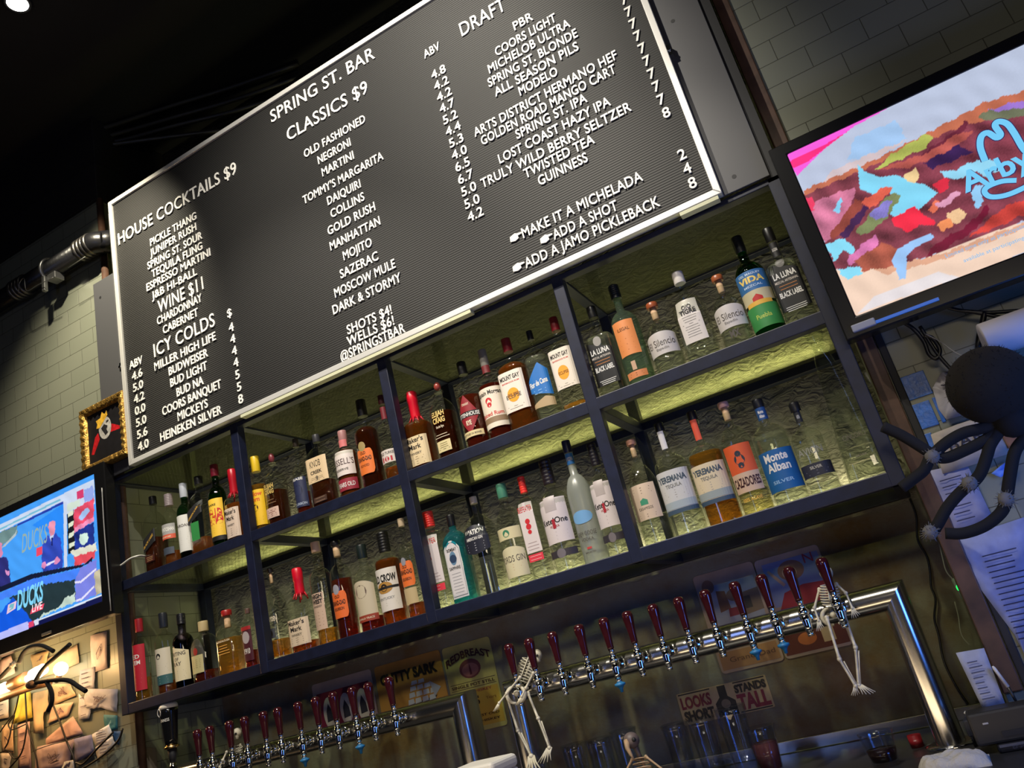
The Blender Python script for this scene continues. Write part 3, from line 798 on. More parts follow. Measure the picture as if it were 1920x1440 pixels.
m.build('badge_picture', [emis('badge_pink', srgb(235, 200, 220), 1.0), emis('badge_teal', srgb(120, 190, 200), 1.0)], tvl)
bevel(MB().box(-2.21, -2.15, YT - 0.002, YT + 0.01, 1.905, 1.917).build('badge', mat('badge_dark', (0.12, 0.12, 0.12), 0.4), tvl), 0.001)
q0, q1 = at(192, 925, YT - 0.012), at(210, 1145, YT - 0.012)
t = tag(MB().tube(smooth_path([at(191, 915, -0.075), at(196, 1000, -0.075), at(208, 1145, -0.075)], 8), 0.0022, 6).build('cable', mat('grey_cable', (0.35, 0.35, 0.36), 0.4)), 'thin grey cable hanging down beside the sports studio television', 'cable')
c1 = [at(202, 972, 0.012), at(205, 1020, 0.010), at(206, 1055, 0.012), at(213, 1063, 0.03), at(228, 1060, 0.06), at(248, 1046, 0.10), at(262, 1042, 0.13), at(285, 1048, 0.2)]
c1 = [at(202, 972, -0.012), at(205, 1020, -0.012), at(206, 1055, -0.014), at(212, 1063, -0.016), at(226, 1060, -0.014), at(243, 1048, -0.012), at(256, 1043, -0.006), at(266, 1042, 0.03), at(280, 1045, 0.09)]
tag(MB().tube(smooth_path(c1, 8), 0.0036, 8).build('cable', mat('white_cable', (0.72, 0.72, 0.66), 0.4)), 'white cable looping over the rack post into the first bottle bay', 'cable')

# ------------------------------------------------------------------ bottles
G_CLEAR = glass('bottle_glass', (0.90, 0.92, 0.88))
G_GREEN = glass('bottle_green', (0.05, 0.30, 0.10))
G_DARK = glass('bottle_dark', (0.02, 0.02, 0.025))
G_BLUE = glass('bottle_aqua', (0.10, 0.62, 0.72), body=0.12)
G_FROST = glass('bottle_frosted', (0.72, 0.76, 0.72), rough=0.3, body=0.42)
G_MINT = glass('bottle_mint', (0.55, 0.72, 0.55), body=0.08)
L_AMB = glass('spirit_amber', (0.52, 0.16, 0.02), body=0.22)
L_DRK = glass('spirit_brown', (0.25, 0.055, 0.012), body=0.16)
L_RED = glass('spirit_red', (0.38, 0.05, 0.02), body=0.20)
L_GLD = glass('spirit_gold', (0.72, 0.40, 0.06), body=0.22)
L_PAL = glass('spirit_pale', (0.86, 0.80, 0.50), body=0.10)
L_CLR = glass('spirit_clear', (0.88, 0.90, 0.82), body=0.06)
L_BLU = glass('spirit_blue', (0.10, 0.45, 0.85), body=0.2)

def contour(z, P):
    for k in range(len(P) - 1):
        if P[k][1] <= z <= P[k + 1][1] and P[k + 1][1] > P[k][1]:
            t = (z - P[k][1]) / (P[k + 1][1] - P[k][1])
            return P[k][0] + t * (P[k + 1][0] - P[k][0])
    return P[-1][0]

SHAPES = {
 'rect': lambda u, a, b: (a, b),
 'up': lambda u, a, b: (a + (b - a) * 0.42 * (u + 1) / 2, b - (b - a) * 0.42 * (1 - u) / 2),
 'dia': lambda u, a, b: ((a + b) / 2 - (b - a) / 2 * (1 - abs(u)), (a + b) / 2 + (b - a) / 2 * (1 - abs(u))),
 'oct': lambda u, a, b: ((a + b) / 2 - (b - a) / 2 * min(1, 0.66 + 2.2 * (1 - abs(u))), (a + b) / 2 + (b - a) / 2 * min(1, 0.66 + 2.2 * (1 - abs(u)))),
 'oval': lambda u, a, b: ((a + b) / 2 - (b - a) / 2 * math.sqrt(max(0.0001, 1 - u * u)), (a + b) / 2 + (b - a) / 2 * math.sqrt(max(0.0001, 1 - u * u))),
 'arch': lambda u, a, b: (a, b - (b - a) * 0.14 * u * u),
 'flag': lambda u, a, b: (a + (b - a) * 0.2 * (1 - u) / 2, b - (b - a) * 0.5 * abs(u - 0.35) / 1.35),
 'house': lambda u, a, b: (a, b - (b - a) * 0.35 * abs(u)),
 'shield': lambda u, a, b: (a + (b - a) * 0.12 * u * u, b - (b - a) * 0.16 * u * u),
 'slope': lambda u, a, b: (a, b - (b - a) * 0.22 * (u + 1) / 2),
}
BOTS = []
LAST = []
NECK_E = 2.0
def bottle(lb, bot, top, wl, wr, shelf, body=(0.62, 0.78, 0.34, 0.88, 1.12), n=2.0, sy=1.0, gl=G_CLEAR, liq=None, lev=0.5, cap=(20, 20, 22), capmat=None,
           labels=(), group=None, back=0.0, base=0.0, taper=0.0, yc=None, waist=None, capshape='cyl', dx=0.0, own_prof=None):
    sh, nk, rn, c0, rc = body
    tilt = math.atan2(abs(top[0] - bot[0]), bot[1] - top[1])
    Y = 0.085
    hpx = bot[1] - top[1]
    for _ in range(3):
        p0 = at(bot[0], bot[1], Y)
        r = 0.5 * ((wr - wl) - 0.40 * hpx * math.tan(tilt)) * math.cos(tilt) * depth_of(p0) / F_PX
        Y = (0.046 + r * sy + back) if yc is None else yc
    p0 = at((wl + wr) / 2, bot[1] - 0.3 * hpx, Y); p1 = at(top[0], top[1], Y)
    zb = SHELF[shelf] + 0.0003
    X = 0.5 * (p0.x + p1.x) + dx
    X = max(X, XS + r + 0.004)                     # keep clear of the wall and of the bottle before it
    if LAST and LAST[3] == shelf:
        gap = math.hypot(X - LAST[0], Y - LAST[1]) - r - LAST[2]
        if gap < 0.001:
            r -= 0.001 - gap
    LAST[:] = [X, Y, r, shelf]
    h = p1.z - zb
    BOTS.append((lb, round(X, 3), round(Y, 3), round(r, 4), round(h, 3), round(p0.z - zb, 3), round(p1.x - p0.x, 3)))
    lb = lb.replace(', tucked', '').replace(' full ', ' ').replace('bright ', '').replace(' and long black cap', ', black cap')
    t = thing('bottle', lb, 'bottle', (X, Y, zb), group)
    c = (X, Y, zb)
    hg = h * c0
    rb = r * (1 - taper)
    P = [(rb * 0.90, 0.0), (rb * 0.985, 0.004), (rb, 0.012)]
    if waist: P += [(r * waist[1], h * waist[0]), (r * waist[1], h * waist[0] + 0.004)]
    P += [(r, h * sh * 0.98)]
    zs, zn = h * sh, h * nk
    for k in range(1, 7):
        a = k / 7.0
        P.append((r * rn + (r - r * rn) * (1 - a ** NECK_E) ** (1 / 1.35) if a < 1 else r * rn, zs + (zn - zs) * a))
    P += [(r * rn, zn), (r * rn * 0.97, (zn + hg) / 2), (r * rn, hg)]
    if own_prof: P = [(r * a_, h * b_) for a_, b_ in own_prof]
    nf = (lambda k: n if P[k][1] <= zs else max(2.0, n + (2.0 - n) * (P[k][1] - zs) / max(1e-4, zn - zs))) if n > 2 else None
    sg = 32
    o = MB().lathe(P, c, sg, n, 1, sy, 0, nfun=nf).build('glass_body', gl, t)
    # the cap
    rk = r * rn * rc
    cm = capmat or mat('cap_%d_%d_%d' % cap, srgb(*cap), 0.35)
    if capshape == 'cyl':
        C = [(rk * 0.98, hg - 0.001), (rk, hg), (rk, h - 0.003), (rk * 0.94, h), (0.0005, h)]
        MB().lathe(C, c, 18).build('cap', cm, t)
    elif capshape == 'cork':                       # wooden head on a pale cork seen through the neck
        MB().lathe([(rk * 1.15, h - (h - hg) * 0.52), (rk * 1.2, h - (h - hg) * 0.48), (rk * 1.2, h - 0.003), (rk * 1.05, h), (0.0005, h)], c, 18).build('cap', cm, t)
        MB().lathe([(r * rn * 0.84, hg - 0.022), (r * rn * 0.86, hg - 0.02), (r * rn * 0.86, h - (h - hg) * 0.53), (0.0005, h - (h - hg) * 0.53)], c, 14).build('cork', mat('cork', (0.55, 0.36, 0.21), 0.7), t)
    elif capshape == 'ball':
        MB().lathe([(rk * 1.2, hg - 0.001), (rk * 1.45, hg + 0.002), (rk * 1.45, hg + 0.007), (rk * 1.1, hg + 0.009)], c, 18).build('collar', G_CLEAR, t)
        hh = (h - hg - 0.009) / 2
        MB().ball((X, Y, zb + hg + 0.009 + hh), hh, 16, 0, rk * 1.12 / hh, rk * 1.12 / hh, 1).build('cap', cm, t)
    elif capshape == 'screw':
        C = [(rk, hg - 0.001)]
        m_ = 7
        for k in range(m_):
            z = hg + (h - hg) * k / m_; d = (h - hg) / m_
            C += [(rk * 1.04, z + d * 0.15), (rk * 1.04, z + d * 0.75), (rk * 0.97, z + d * 0.95)]
        C += [(rk * 0.95, h), (0.0005, h)]
        MB().lathe(C, c, 18).build('cap', cm, t)
    elif capshape == 'wax':                        # dipped wax with runs down the neck
        m_ = MB().lathe([(rk * 1.05, h * nk - 0.004), (rk * 1.02, h * nk + 0.01), (rk, hg), (rk * 1.08, hg + 0.004), (rk * 1.08, h - 0.004), (rk * 0.9, h), (0.0005, h)], c, 18)
        for k, a in enumerate((-2.3, -1.5, -0.8, 0.2, 1.2, 2.4)):
            R_ = rk * 1.0
            q = [(X + (R_ + s * 0.5) * math.cos(a), Y + (R_ + s * 0.5) * math.sin(a), zb + h * nk + 0.006 - s) for s in (0, 0.006, 0.012, 0.018 + 0.005 * (k % 3))]
            m_.tube(q, [0.003, 0.0026, 0.0024, 0.003], 6)
        m_.build('cap', cm, t)
    # the drink
    if liq is not None:
        zl = h * lev
        Q = [(q[0] * 0.93, max(q[1], 0.005 + base)) for q in P if q[1] < zl]
        Q = [(Q[0][0] * 0.98, 0.0045 + base)] + Q[1:] + [(contour(zl, P) * 0.93, zl), (0.0005, zl)]
        nq = (lambda k: n if Q[k][1] <= zs else max(2.0, n + (2.0 - n) * (Q[k][1] - zs) / max(1e-4, zn - zs))) if n > 2 else None
        MB().lathe(Q, c, 28, n, 1, sy, 0, nfun=nq).build('drink', liq, t)
    # labels and their lettering
    def on(x, z, e):
        R = contour(z, P) + e
        if n > 2 and z <= zs:
            u = min(0.9995, abs(x) / R)
            return (X + x, Y - sy * R * (1 - u ** n) ** (1 / n), zb + z)
        a = x / max(R, 1e-4)
        return (X + R * math.sin(a), Y - sy * R * math.cos(a), zb + z)
    first, lay = None, 0
    for L in labels:
        (z0, z1, a, colr, shp), texts = L[0], L[1:]
        lay += 1
        e = 0.0006 + 0.0003 * lay
        z0, z1 = z0 * h, z1 * h
        hw = abs(a) * contour((z0 + z1) / 2, P)
        if n > 2: hw = min(hw, 0.97 * contour((z0 + z1) / 2, P))
        own = None
        if colr is not None:
            nx = 16
            zrow = [z0 + (z1 - z0) * k / 5 for k in range(6)]
            v, f = [], []
            for i in range(nx + 1):
                u = -1 + 2 * i / nx
                lo, hi = SHAPES[shp](u, z0, z1)
                for k in range(6):
                    v.append(on(u * hw, lo + (hi - lo) * k / 5, e))
            for i in range(nx):
                for k in range(5):
                    f.append((i * 6 + k, (i + 1) * 6 + k, (i + 1) * 6 + k + 1, i * 6 + k + 1))
            own = MB().add(v, f, 0, n == 2).build('label', col(colr, 0.5), t)
            if first is None: first = own
        mb, ms, mi = MB(), [], {}
        for T in texts:
            tx, zc, th, wf, tc = T[:5]
            bold = T[5] if len(T) > 5 else 0.02
            sk = T[6] if len(T) > 6 else 0.0
            if tc not in mi:
                mi[tc] = len(ms); ms.append(col(tc, 0.5))
            if tx == '#':                          # rows of fine print
                k_ = int(round(wf * 10)) if wf else 6
                rr = random.Random(hash_str(lb) + int(zc * 1000))
                for q in range(k_):
                    zz = (zc + th / 2) * h - th * h * q / max(1, k_ - 1)
                    w_ = hw * rr.uniform(0.5, 0.78)
                    d_ = min(0.0009, th * h / k_ * 0.3)
                    mb.add([on(-w_, zz - d_, e + 0.0004), on(0, zz - d_, e + 0.0004), on(w_, zz - d_, e + 0.0004), on(w_, zz + d_, e + 0.0004), on(0, zz + d_, e + 0.0004), on(-w_, zz + d_, e + 0.0004)], [(0, 1, 4, 5), (1, 2, 3, 4)], mi[tc])
                continue
            if tx == 'o':                          # a small emblem: a disc
                pts = [(hw * 0.0 + th * h / 2 * math.cos(q * 0.5236), zc * h + th * h / 2 * math.sin(q * 0.5236)) for q in range(12)]
                mb.add([on(px_, pz_, e + 0.0004) for px_, pz_ in pts], [tuple(range(12))], mi[tc]); continue
            V, F = text2d(tx, th * h, None if wf is None else wf * 2 * hw, bold, cx=0, z=(zc - th / 2) * h)
            mb.add([on(vx, vz + sk * vx, e + 0.0004) for vx, vz in V], F, mi[tc])
        if mb.v:
            mb.build('lettering', ms, own or first or t)
    return t

def hash_str(s):
    q = 0
    for ch in s: q = (q * 31 + ord(ch)) % 100003
    return q

CR, WH, BK, OR, RD, NV, GN, TN, YL, GD = (226, 212, 186), (226, 224, 220), (24, 22, 22), (226, 122, 54), (196, 36, 46), (40, 52, 92), (44, 92, 66), (176, 138, 96), (236, 190, 40), (214, 168, 70)
DG = (80, 74, 68)
# --- upper shelf, first bay
bottle('square clear bottle with a slanted black label, first on the upper shelf', (291, 1066), (291, 929), 271, 306, 1, (0.60, 0.80, 0.36, 0.90, 1.1), 7, liq=L_DRK, lev=0.45, cap=(22, 22, 24),
       labels=[((0.28, 0.56, 0.93, (30, 30, 33), 'up'), ('BLACK LABEL', 0.42, 0.035, 0.8, GD, 0.01, 0.8)), ((0.16, 0.24, 0.7, (58, 18, 14), 'rect'), ('#', 0.2, 0.04, 0.3, TN))])
bottle('half empty clear bottle with a white and red label and grey screw cap, second on the upper shelf', (321, 1059), (318, 926), 304, 337, 1, (0.60, 0.78, 0.38, 0.84, 1.3), liq=L_AMB, lev=0.22, cap=(160, 146, 146), capshape='screw',
       labels=[((0.44, 0.58, 1.3, (150, 150, 150), 'rect'), ('AUCHENTOSHAN', 0.51, 0.05, 0.9, WH)), ((0.38, 0.44, 1.3, (196, 84, 60), 'rect'), ('AMERICAN OAK', 0.41, 0.02, 0.6, CR)), ((0.18, 0.27, 1.0, (58, 66, 80), 'rect'),)])
bottle('green bottle with a tall plain white label and white cap, third on the upper shelf', (348, 1046), (347, 905), 331, 363, 1, (0.62, 0.74, 0.40, 0.82, 1.15), gl=G_GREEN, liq=L_DRK, lev=0.6, cap=(200, 206, 214),
       labels=[((0.13, 0.58, 1.45, (206, 206, 204), 'rect'), ('LAPHROAIG', 0.45, 0.036, 0.86, DG), ('#', 0.30, 0.16, 0.7, (150, 150, 150)))])
bottle('square clear bottle with a slanted black and green label, fourth on the upper shelf', (376, 1037), (376, 892), 357, 397, 1, (0.60, 0.80, 0.36, 0.90, 1.1), 7, liq=L_AMB, lev=0.22, cap=(22, 22, 24),
       labels=[((0.40, 0.68, 0.93, (34, 34, 38), 'up'), ('GREEN LABEL', 0.54, 0.03, 0.8, GD, 0.01, 0.8)), ((0.20, 0.42, 0.5, (48, 128, 66), 'rect'),)])
bottle('green bottle with a bright yellow label and big red letters', (410, 1023), (405, 870), 390, 426, 1, (0.60, 0.74, 0.40, 0.86, 1.12), gl=G_GREEN, liq=L_GLD, lev=0.64, cap=(110, 22, 40),
       labels=[((0.14, 0.58, 1.3, (232, 190, 62), 'rect'), ('RARE', 0.51, 0.025, 0.4, BK), ('J&B', 0.38, 0.17, 0.92, (190, 36, 30), 0.05), ('#', 0.22, 0.05, 0.3, (180, 120, 30))), ((0.10, 0.15, 1.3, (22, 22, 24), 'rect'),)])
bottle('squat whisky bottle dipped in red wax, beside the yellow labelled green bottle', (443, 1012), (438, 878), 421, 459, 1, (0.54, 0.66, 0.34, 0.84, 1.2), 3.4, liq=L_AMB, lev=0.52, cap=(178, 18, 36), capshape='wax',
       labels=[((0.08, 0.46, 0.95, (206, 186, 170), 'rect'), ("Maker's", 0.41, 0.06, 0.78, BK), ('Mark', 0.33, 0.06, 0.55, BK), ('WHISKY', 0.24, 0.028, 0.5, DG), ('#', 0.15, 0.08, 0.4, (130, 110, 100)))])
# --- upper shelf, second bay
bottle('bottle with a yellow label and a yellow and green cap, first in its bay', (487, 992), (481, 855), 468, 501, 1, (0.60, 0.72, 0.50, 0.80, 1.1), liq=L_GLD, lev=0.62, cap=(222, 186, 40),
       labels=[((0.10, 0.55, 1.35, (234, 188, 34), 'rect'), ('Mellow', 0.50, 0.055, 0.8, (210, 90, 30), 0.04), ('Corn', 0.43, 0.055, 0.55, (210, 90, 30), 0.04), ('o', 0.32, 0.09, None, (60, 30, 16)), ('#', 0.18, 0.04, 0.2, (120, 70, 20))), ((0.85, 0.91, 1.6, (40, 140, 60), 'rect'),)])
bottle('bottle with gold printed letters and round maroon stopper, in the bay of the orange octagon label', (517, 977), (510, 849), 497, 539, 1, (0.58, 0.76, 0.24, 0.84, 1.1), 3.0, liq=L_DRK, lev=0.48, cap=(120, 48, 56), capshape='ball',
       labels=[((0.13, 0.26, 0.75, (204, 172, 156), 'rect'), ('#', 0.19, 0.07, 0.4, (110, 40, 36))), ((0.3, 0.6, 0.9, None, 'rect'), ('ELIJAH', 0.54, 0.06, 0.62, (206, 176, 100), 0.03), ('CRAIG', 0.47, 0.06, 0.6, (206, 176, 100), 0.03), ('#', 0.34, 0.04, 0.2, (150, 120, 90)))])
bottle('slim bottle with a dark blue label, behind the pair of cream and gold labels', (565, 962), (557, 822), 547, 580, 1, (0.52, 0.68, 0.34, 0.90, 1.15), liq=L_RED, lev=0.32, cap=(60, 52, 40), back=0.02,
       labels=[((0.14, 0.50, 1.3, (40, 46, 78), 'rect'), ('HEASE', 0.48, 0.03, 0.7, WH), ('o', 0.34, 0.13, None, (24, 28, 52)), ('BOURBON', 0.18, 0.03, 0.8, (170, 180, 200)))])
bottle('wide flat bottle with a cream label in black capitals and a grey stopper', (606, 949), (593, 815), 577, 633, 1, (0.68, 0.84, 0.26, 0.90, 1.1), 5, 0.62, liq=L_DRK, lev=0.36, cap=(52, 52, 56),
       labels=[((0.36, 0.68, 0.96, (222, 196, 156), 'rect'), ('KNOB', 0.60, 0.09, 0.52, BK, 0.0), ('CREEK', 0.49, 0.045, 0.55, BK, 0.03), ('9', 0.41, 0.06, None, DG), ('#', 0.40, 0.04, 0.3, (150, 130, 100))), ((0.10, 0.17, 0.6, (70, 48, 38), 'rect'), ('#', 0.135, 0.04, 0.2, (150, 120, 100)))])
bottle('round bottle with a white label over a maroon ten year band', (655, 925), (642, 808), 629, 677, 1, (0.64, 0.74, 0.40, 0.84, 1.0), liq=L_AMB, lev=0.70, cap=(166, 120, 118),
       labels=[((0.34, 0.68, 1.35, (224, 212, 206), 'rect'), ("RUSSELL'S", 0.53, 0.09, 0.95, (60, 26, 30), 0.0), ('RESERVE', 0.42, 0.03, 0.5, DG)), ((0.13, 0.29, 1.35, (150, 42, 58), 'rect'), ('10 YEARS OLD', 0.21, 0.06, 0.8, WH)), ((0.76, 0.86, 1.4, (214, 120, 120), 'rect'),)])
bottle('tall full dark bottle with an orange octagon label and long black cap', (697, 909), (677, 750), 666, 720, 1, (0.62, 0.70, 0.34, 0.82, 1.25), liq=L_DRK, lev=0.69, cap=(16, 15, 15),
       labels=[((0.18, 0.44, 0.85, (228, 118, 50), 'oct'), ('OLD', 0.40, 0.03, 0.3, BK), ('GRAND-DAD', 0.34, 0.045, 0.82, BK, 0.03), ('BONDED', 0.27, 0.025, 0.5, (120, 60, 30))), ((0.42, 0.52, 0.36, (160, 140, 90), 'oval'),)])
bottle('clear bottle with a white and red number label, tucked behind the second inner post', (735, 893), (716, 741), 708, 754, 1, (0.58, 0.68, 0.30, 0.90, 1.15), liq=L_AMB, lev=0.17, cap=(60, 20, 24), back=0.0,
       labels=[((0.22, 0.36, 1.2, (216, 206, 200), 'rect'), ('WILD TURKEY', 0.325, 0.03, 0.85, DG), ('101', 0.26, 0.05, 0.5, (180, 40, 56), 0.05)), ((0.72, 0.86, 1.5, (110, 30, 40), 'rect'),)])
# --- upper shelf, third bay
bottle('squat cream labelled whisky bottle with dripping red wax, first in the rum bay', (786, 859), (772, 735), 757, 814, 1, (0.56, 0.66, 0.30, 0.86, 1.25), 3.4, liq=L_AMB, lev=0.60, cap=(206, 14, 40), capshape='wax',
       labels=[((0.08, 0.42, 0.95, (224, 202, 160), 'rect'), ("Maker's", 0.38, 0.06, 0.78, BK), ('Mark', 0.30, 0.06, 0.55, BK), ('WHISKY', 0.22, 0.028, 0.5, DG), ('#', 0.14, 0.08, 0.4, (150, 130, 100)))])
bottle('dark bottle with gold printed letters, cream square tag and round maroon stopper, in the rum bay', (837, 851), (821, 716), 809, 862, 1, (0.60, 0.80, 0.24, 0.86, 1.1), 3.0, liq=L_DRK, lev=0.60, cap=(150, 62, 52), capshape='ball',
       labels=[((0.12, 0.25, 0.62, (216, 200, 150), 'rect'), ('#', 0.185, 0.07, 0.4, (110, 100, 60))), ((0.3, 0.62, 0.9, None, 'rect'), ('ELIJAH', 0.58, 0.065, 0.64, (226, 196, 120), 0.03), ('CRAIG', 0.50, 0.065, 0.62, (226, 196, 120), 0.03), ('Single Rye', 0.42, 0.03, 0.4, CR), ('#', 0.31, 0.03, 0.2, CR))])
bottle('rye bottle with a maroon diamond label', (889, 833), (866, 679), 858, 914, 1, (0.62, 0.74, 0.34, 0.86, 1.15), liq=L_RED, lev=0.60, cap=(16, 15, 16),
       labels=[((0.17, 0.60, 1.05, (142, 32, 42), 'dia'), ('STRAIGHT', 0.50, 0.025, 0.3, CR)), ((0.36, 0.42, 1.15, (20, 16, 18), 'rect'), ('RITTENHOUSE', 0.39, 0.042, 0.95, WH, 0.02)), ((0.22, 0.36, 0.4, None, 'rect'), ('RYE', 0.30, 0.05, 0.6, CR, 0.04)), ((0.15, 0.21, 1.1, (216, 198, 150), 'rect'), ('BOTTLED IN BOND', 0.18, 0.02, 0.8, DG))])
bottle('rum bottle with a white label and small red figure', (930, 815), (905, 656), 898, 957, 1, (0.60, 0.72, 0.32, 0.82, 1.1), liq=L_RED, lev=0.60, cap=(120, 116, 108),
       labels=[((0.15, 0.56, 1.3, (226, 214, 196), 'rect'), ('Captain Morgan', 0.51, 0.045, 0.92, BK, 0.02), ('o', 0.42, 0.07, None, RD), ('o', 0.38, 0.05, None, RD), ('Spiced Rum', 0.29, 0.04, 0.8, (200, 60, 56))), ((0.20, 0.255, 1.3, (140, 116, 90), 'rect'),), ((0.74, 0.82, 1.5, (110, 36, 40), 'rect'),)])
bottle('dark rum bottle with a white label bearing an orange map shape', (975, 798), (950, 635), 940, 1006, 1, (0.66, 0.74, 0.27, 0.86, 1.25), 4, liq=L_AMB, lev=0.72, cap=(112, 22, 30),
       labels=[((0.22, 0.62, 0.93, (226, 216, 204), 'rect'), ('MOUNT GAY', 0.56, 0.045, 0.8, BK, 0.03), ('BARBADOS RUM', 0.51, 0.015, 0.7, (200, 70, 60)), ('ECLIPSE', 0.37, 0.04, 0.6, DG), ('#', 0.26, 0.02, 0.2, (150, 140, 130))), ((0.31, 0.45, 0.45, (236, 160, 40), 'oval'), ('ECLIPSE', 0.385, 0.03, 0.9, (130, 80, 20)))])
bottle('clear rum bottle with a blue sloping label', (1022, 781), (994, 620), 983, 1054, 1, (0.66, 0.80, 0.24, 0.90, 1.15), 3.4, liq=L_CLR, lev=0.70, cap=(20, 22, 32),
       labels=[((0.27, 0.62, 0.95, (36, 110, 186), 'flag'), ('Flor de Cana', 0.42, 0.055, 0.86, WH, 0.03, 0.12), ('#', 0.33, 0.03, 0.2, (150, 190, 230))), ((0.16, 0.27, 0.95, (176, 152, 116), 'flag'),)])
bottle('clear rum bottle with a white label bearing an orange map shape', (1067, 761), (1042, 594), 1032, 1092, 1, (0.66, 0.74, 0.27, 0.86, 1.3), 4, liq=L_GLD, lev=0.10, cap=(104, 18, 26),
       labels=[((0.25, 0.64, 0.93, (226, 216, 204), 'rect'), ('MOUNT GAY', 0.58, 0.045, 0.8, BK, 0.03), ('BARBADOS RUM', 0.53, 0.015, 0.7, (200, 70, 60)), ('#', 0.28, 0.02, 0.2, (150, 140, 130))), ((0.33, 0.47, 0.45, (236, 160, 40), 'oval'), ('ECLIPSE', 0.40, 0.03, 0.9, (130, 80, 20)))])
# --- upper shelf, fourth bay
MZ = dict(n=6, liq=L_CLR, lev=0.66, cap=(18, 18, 18))
LUN = [((0.14, 0.60, 0.95, (20, 20, 22), 'slope'), ('LA LUNA', 0.49, 0.055, 0.78, WH, 0.03), ('MEZCAL ARTESANAL', 0.43, 0.022, 0.8, (200, 190, 180)), ('#', 0.375, 0.03, 0.2, (190, 120, 60)), ('BLACK LABEL', 0.31, 0.05, 0.78, WH, 0.03), ('#', 0.17, 0.035, 0.3, WH)), ((0.54, 0.64, 0.32, (150, 146, 140), 'oval'),)]
bottle('square clear bottle with a black label, first in the mezcal bay', (1137, 728), (1109, 576), 1106, 1168, 1, (0.64, 0.70, 0.36, 0.88, 1.05), labels=LUN, **MZ)
bottle('tall clear bottle with an orange paper label and a green tinted foot', (1193, 712), (1150, 536), 1150, 1222, 1, (0.60, 0.74, 0.30, 0.87, 1.25), gl=G_MINT, liq=L_CLR, lev=0.36, cap=(20, 24, 26), capshape='screw',
       labels=[((0.30, 0.62, 0.85, (226, 142, 82), 'rect'), ('ILEGAL', 0.54, 0.03, 0.55, (120, 70, 30)), ('#', 0.40, 0.10, 0.3, (190, 110, 60))), ((0.09, 0.15, 0.8, (216, 136, 86), 'rect'), ('#', 0.12, 0.02, 0.2, (120, 70, 40))), ((0.16, 0.24, 0.16, (196, 160, 130), 'rect'),)])
SIL = [((0.28, 0.56, 1.25, (198, 192, 188), 'arch'), ('El Silencio', 0.43, 0.09, 0.8, DG, 0.0), ('Espadin', 0.35, 0.03, 0.35, (130, 126, 122)))]
bottle('short round clear bottle with a cream script label, beside the orange paper label', (1251, 696), (1221, 569), 1214, 1285, 1, (0.52, 0.74, 0.26, 0.86, 1.25), liq=L_CLR, lev=0.5, cap=(150, 76, 44), capshape='cork', labels=SIL)
bottle('clear swing-top bottle with a square white label tilted on its front', (1313, 668), (1266, 513), 1268, 1351, 1, (0.56, 0.74, 0.28, 0.88, 1.3), 3.4, liq=L_CLR, lev=0.32, cap=(214, 208, 200),
       labels=[((0.22, 0.66, 0.72, (212, 204, 198), 'rect'), ('OJO', 0.58, 0.045, 0.42, BK, 0.03), ('TIGRE', 0.53, 0.045, 0.72, BK, 0.04), ('#', 0.38, 0.20, 0.9, (120, 116, 112)))])
bottle('short round clear bottle with a cream script label, beside the green painted bottle', (1381, 646), (1343, 518), 1338, 1413, 1, (0.52, 0.74, 0.26, 0.86, 1.25), liq=L_CLR, lev=0.34, cap=(156, 84, 48), capshape='cork',
       labels=SIL + [((0.14, 0.25, 0.42, None, 'rect'), ('MX', 0.2, 0.09, 0.8, DG, 0.04))])
bottle('tall green bottle with a painted village label', (1436, 623), (1381, 445), 1384, 1466, 1, (0.60, 0.74, 0.34, 0.84, 1.1), gl=G_GREEN, liq=L_CLR, lev=0.2, cap=(16, 18, 18),
       labels=[((0.34, 0.62, 1.3, (52, 106, 160), 'rect'), ('DEL MAGUEY', 0.59, 0.02, 0.6, (190, 210, 230)), ('VIDA', 0.54, 0.055, 0.7, (236, 206, 110), 0.04), ('MEZCAL', 0.48, 0.02, 0.5, (190, 210, 230))),
               ((0.33, 0.44, 1.3, (196, 186, 150), 'rect'),), ((0.31, 0.40, 0.35, (190, 40, 40), 'house'),), ((0.10, 0.32, 1.3, (60, 140, 72), 'arch'), ('Puebla', 0.20, 0.04, 0.4, (180, 200, 90))), ((0.30, 0.34, 0.9, (226, 176, 70), 'arch'),)])
bottle('square clear bottle with a black label, against the corner post of the mezcal bay', (1492, 604), (1437, 430), 1446, 1528, 1, (0.60, 0.66, 0.34, 0.86, 1.05), labels=[((0.16, 0.62, 0.95, (20, 20, 22), 'slope'),) + LUN[0][1:], ((0.56, 0.66, 0.32, (110, 108, 104), 'oval'),), ((0.70, 0.84, 0.9, (28, 28, 30), 'rect'), ('LA LUNA', 0.77, 0.03, 0.6, WH))], **MZ)
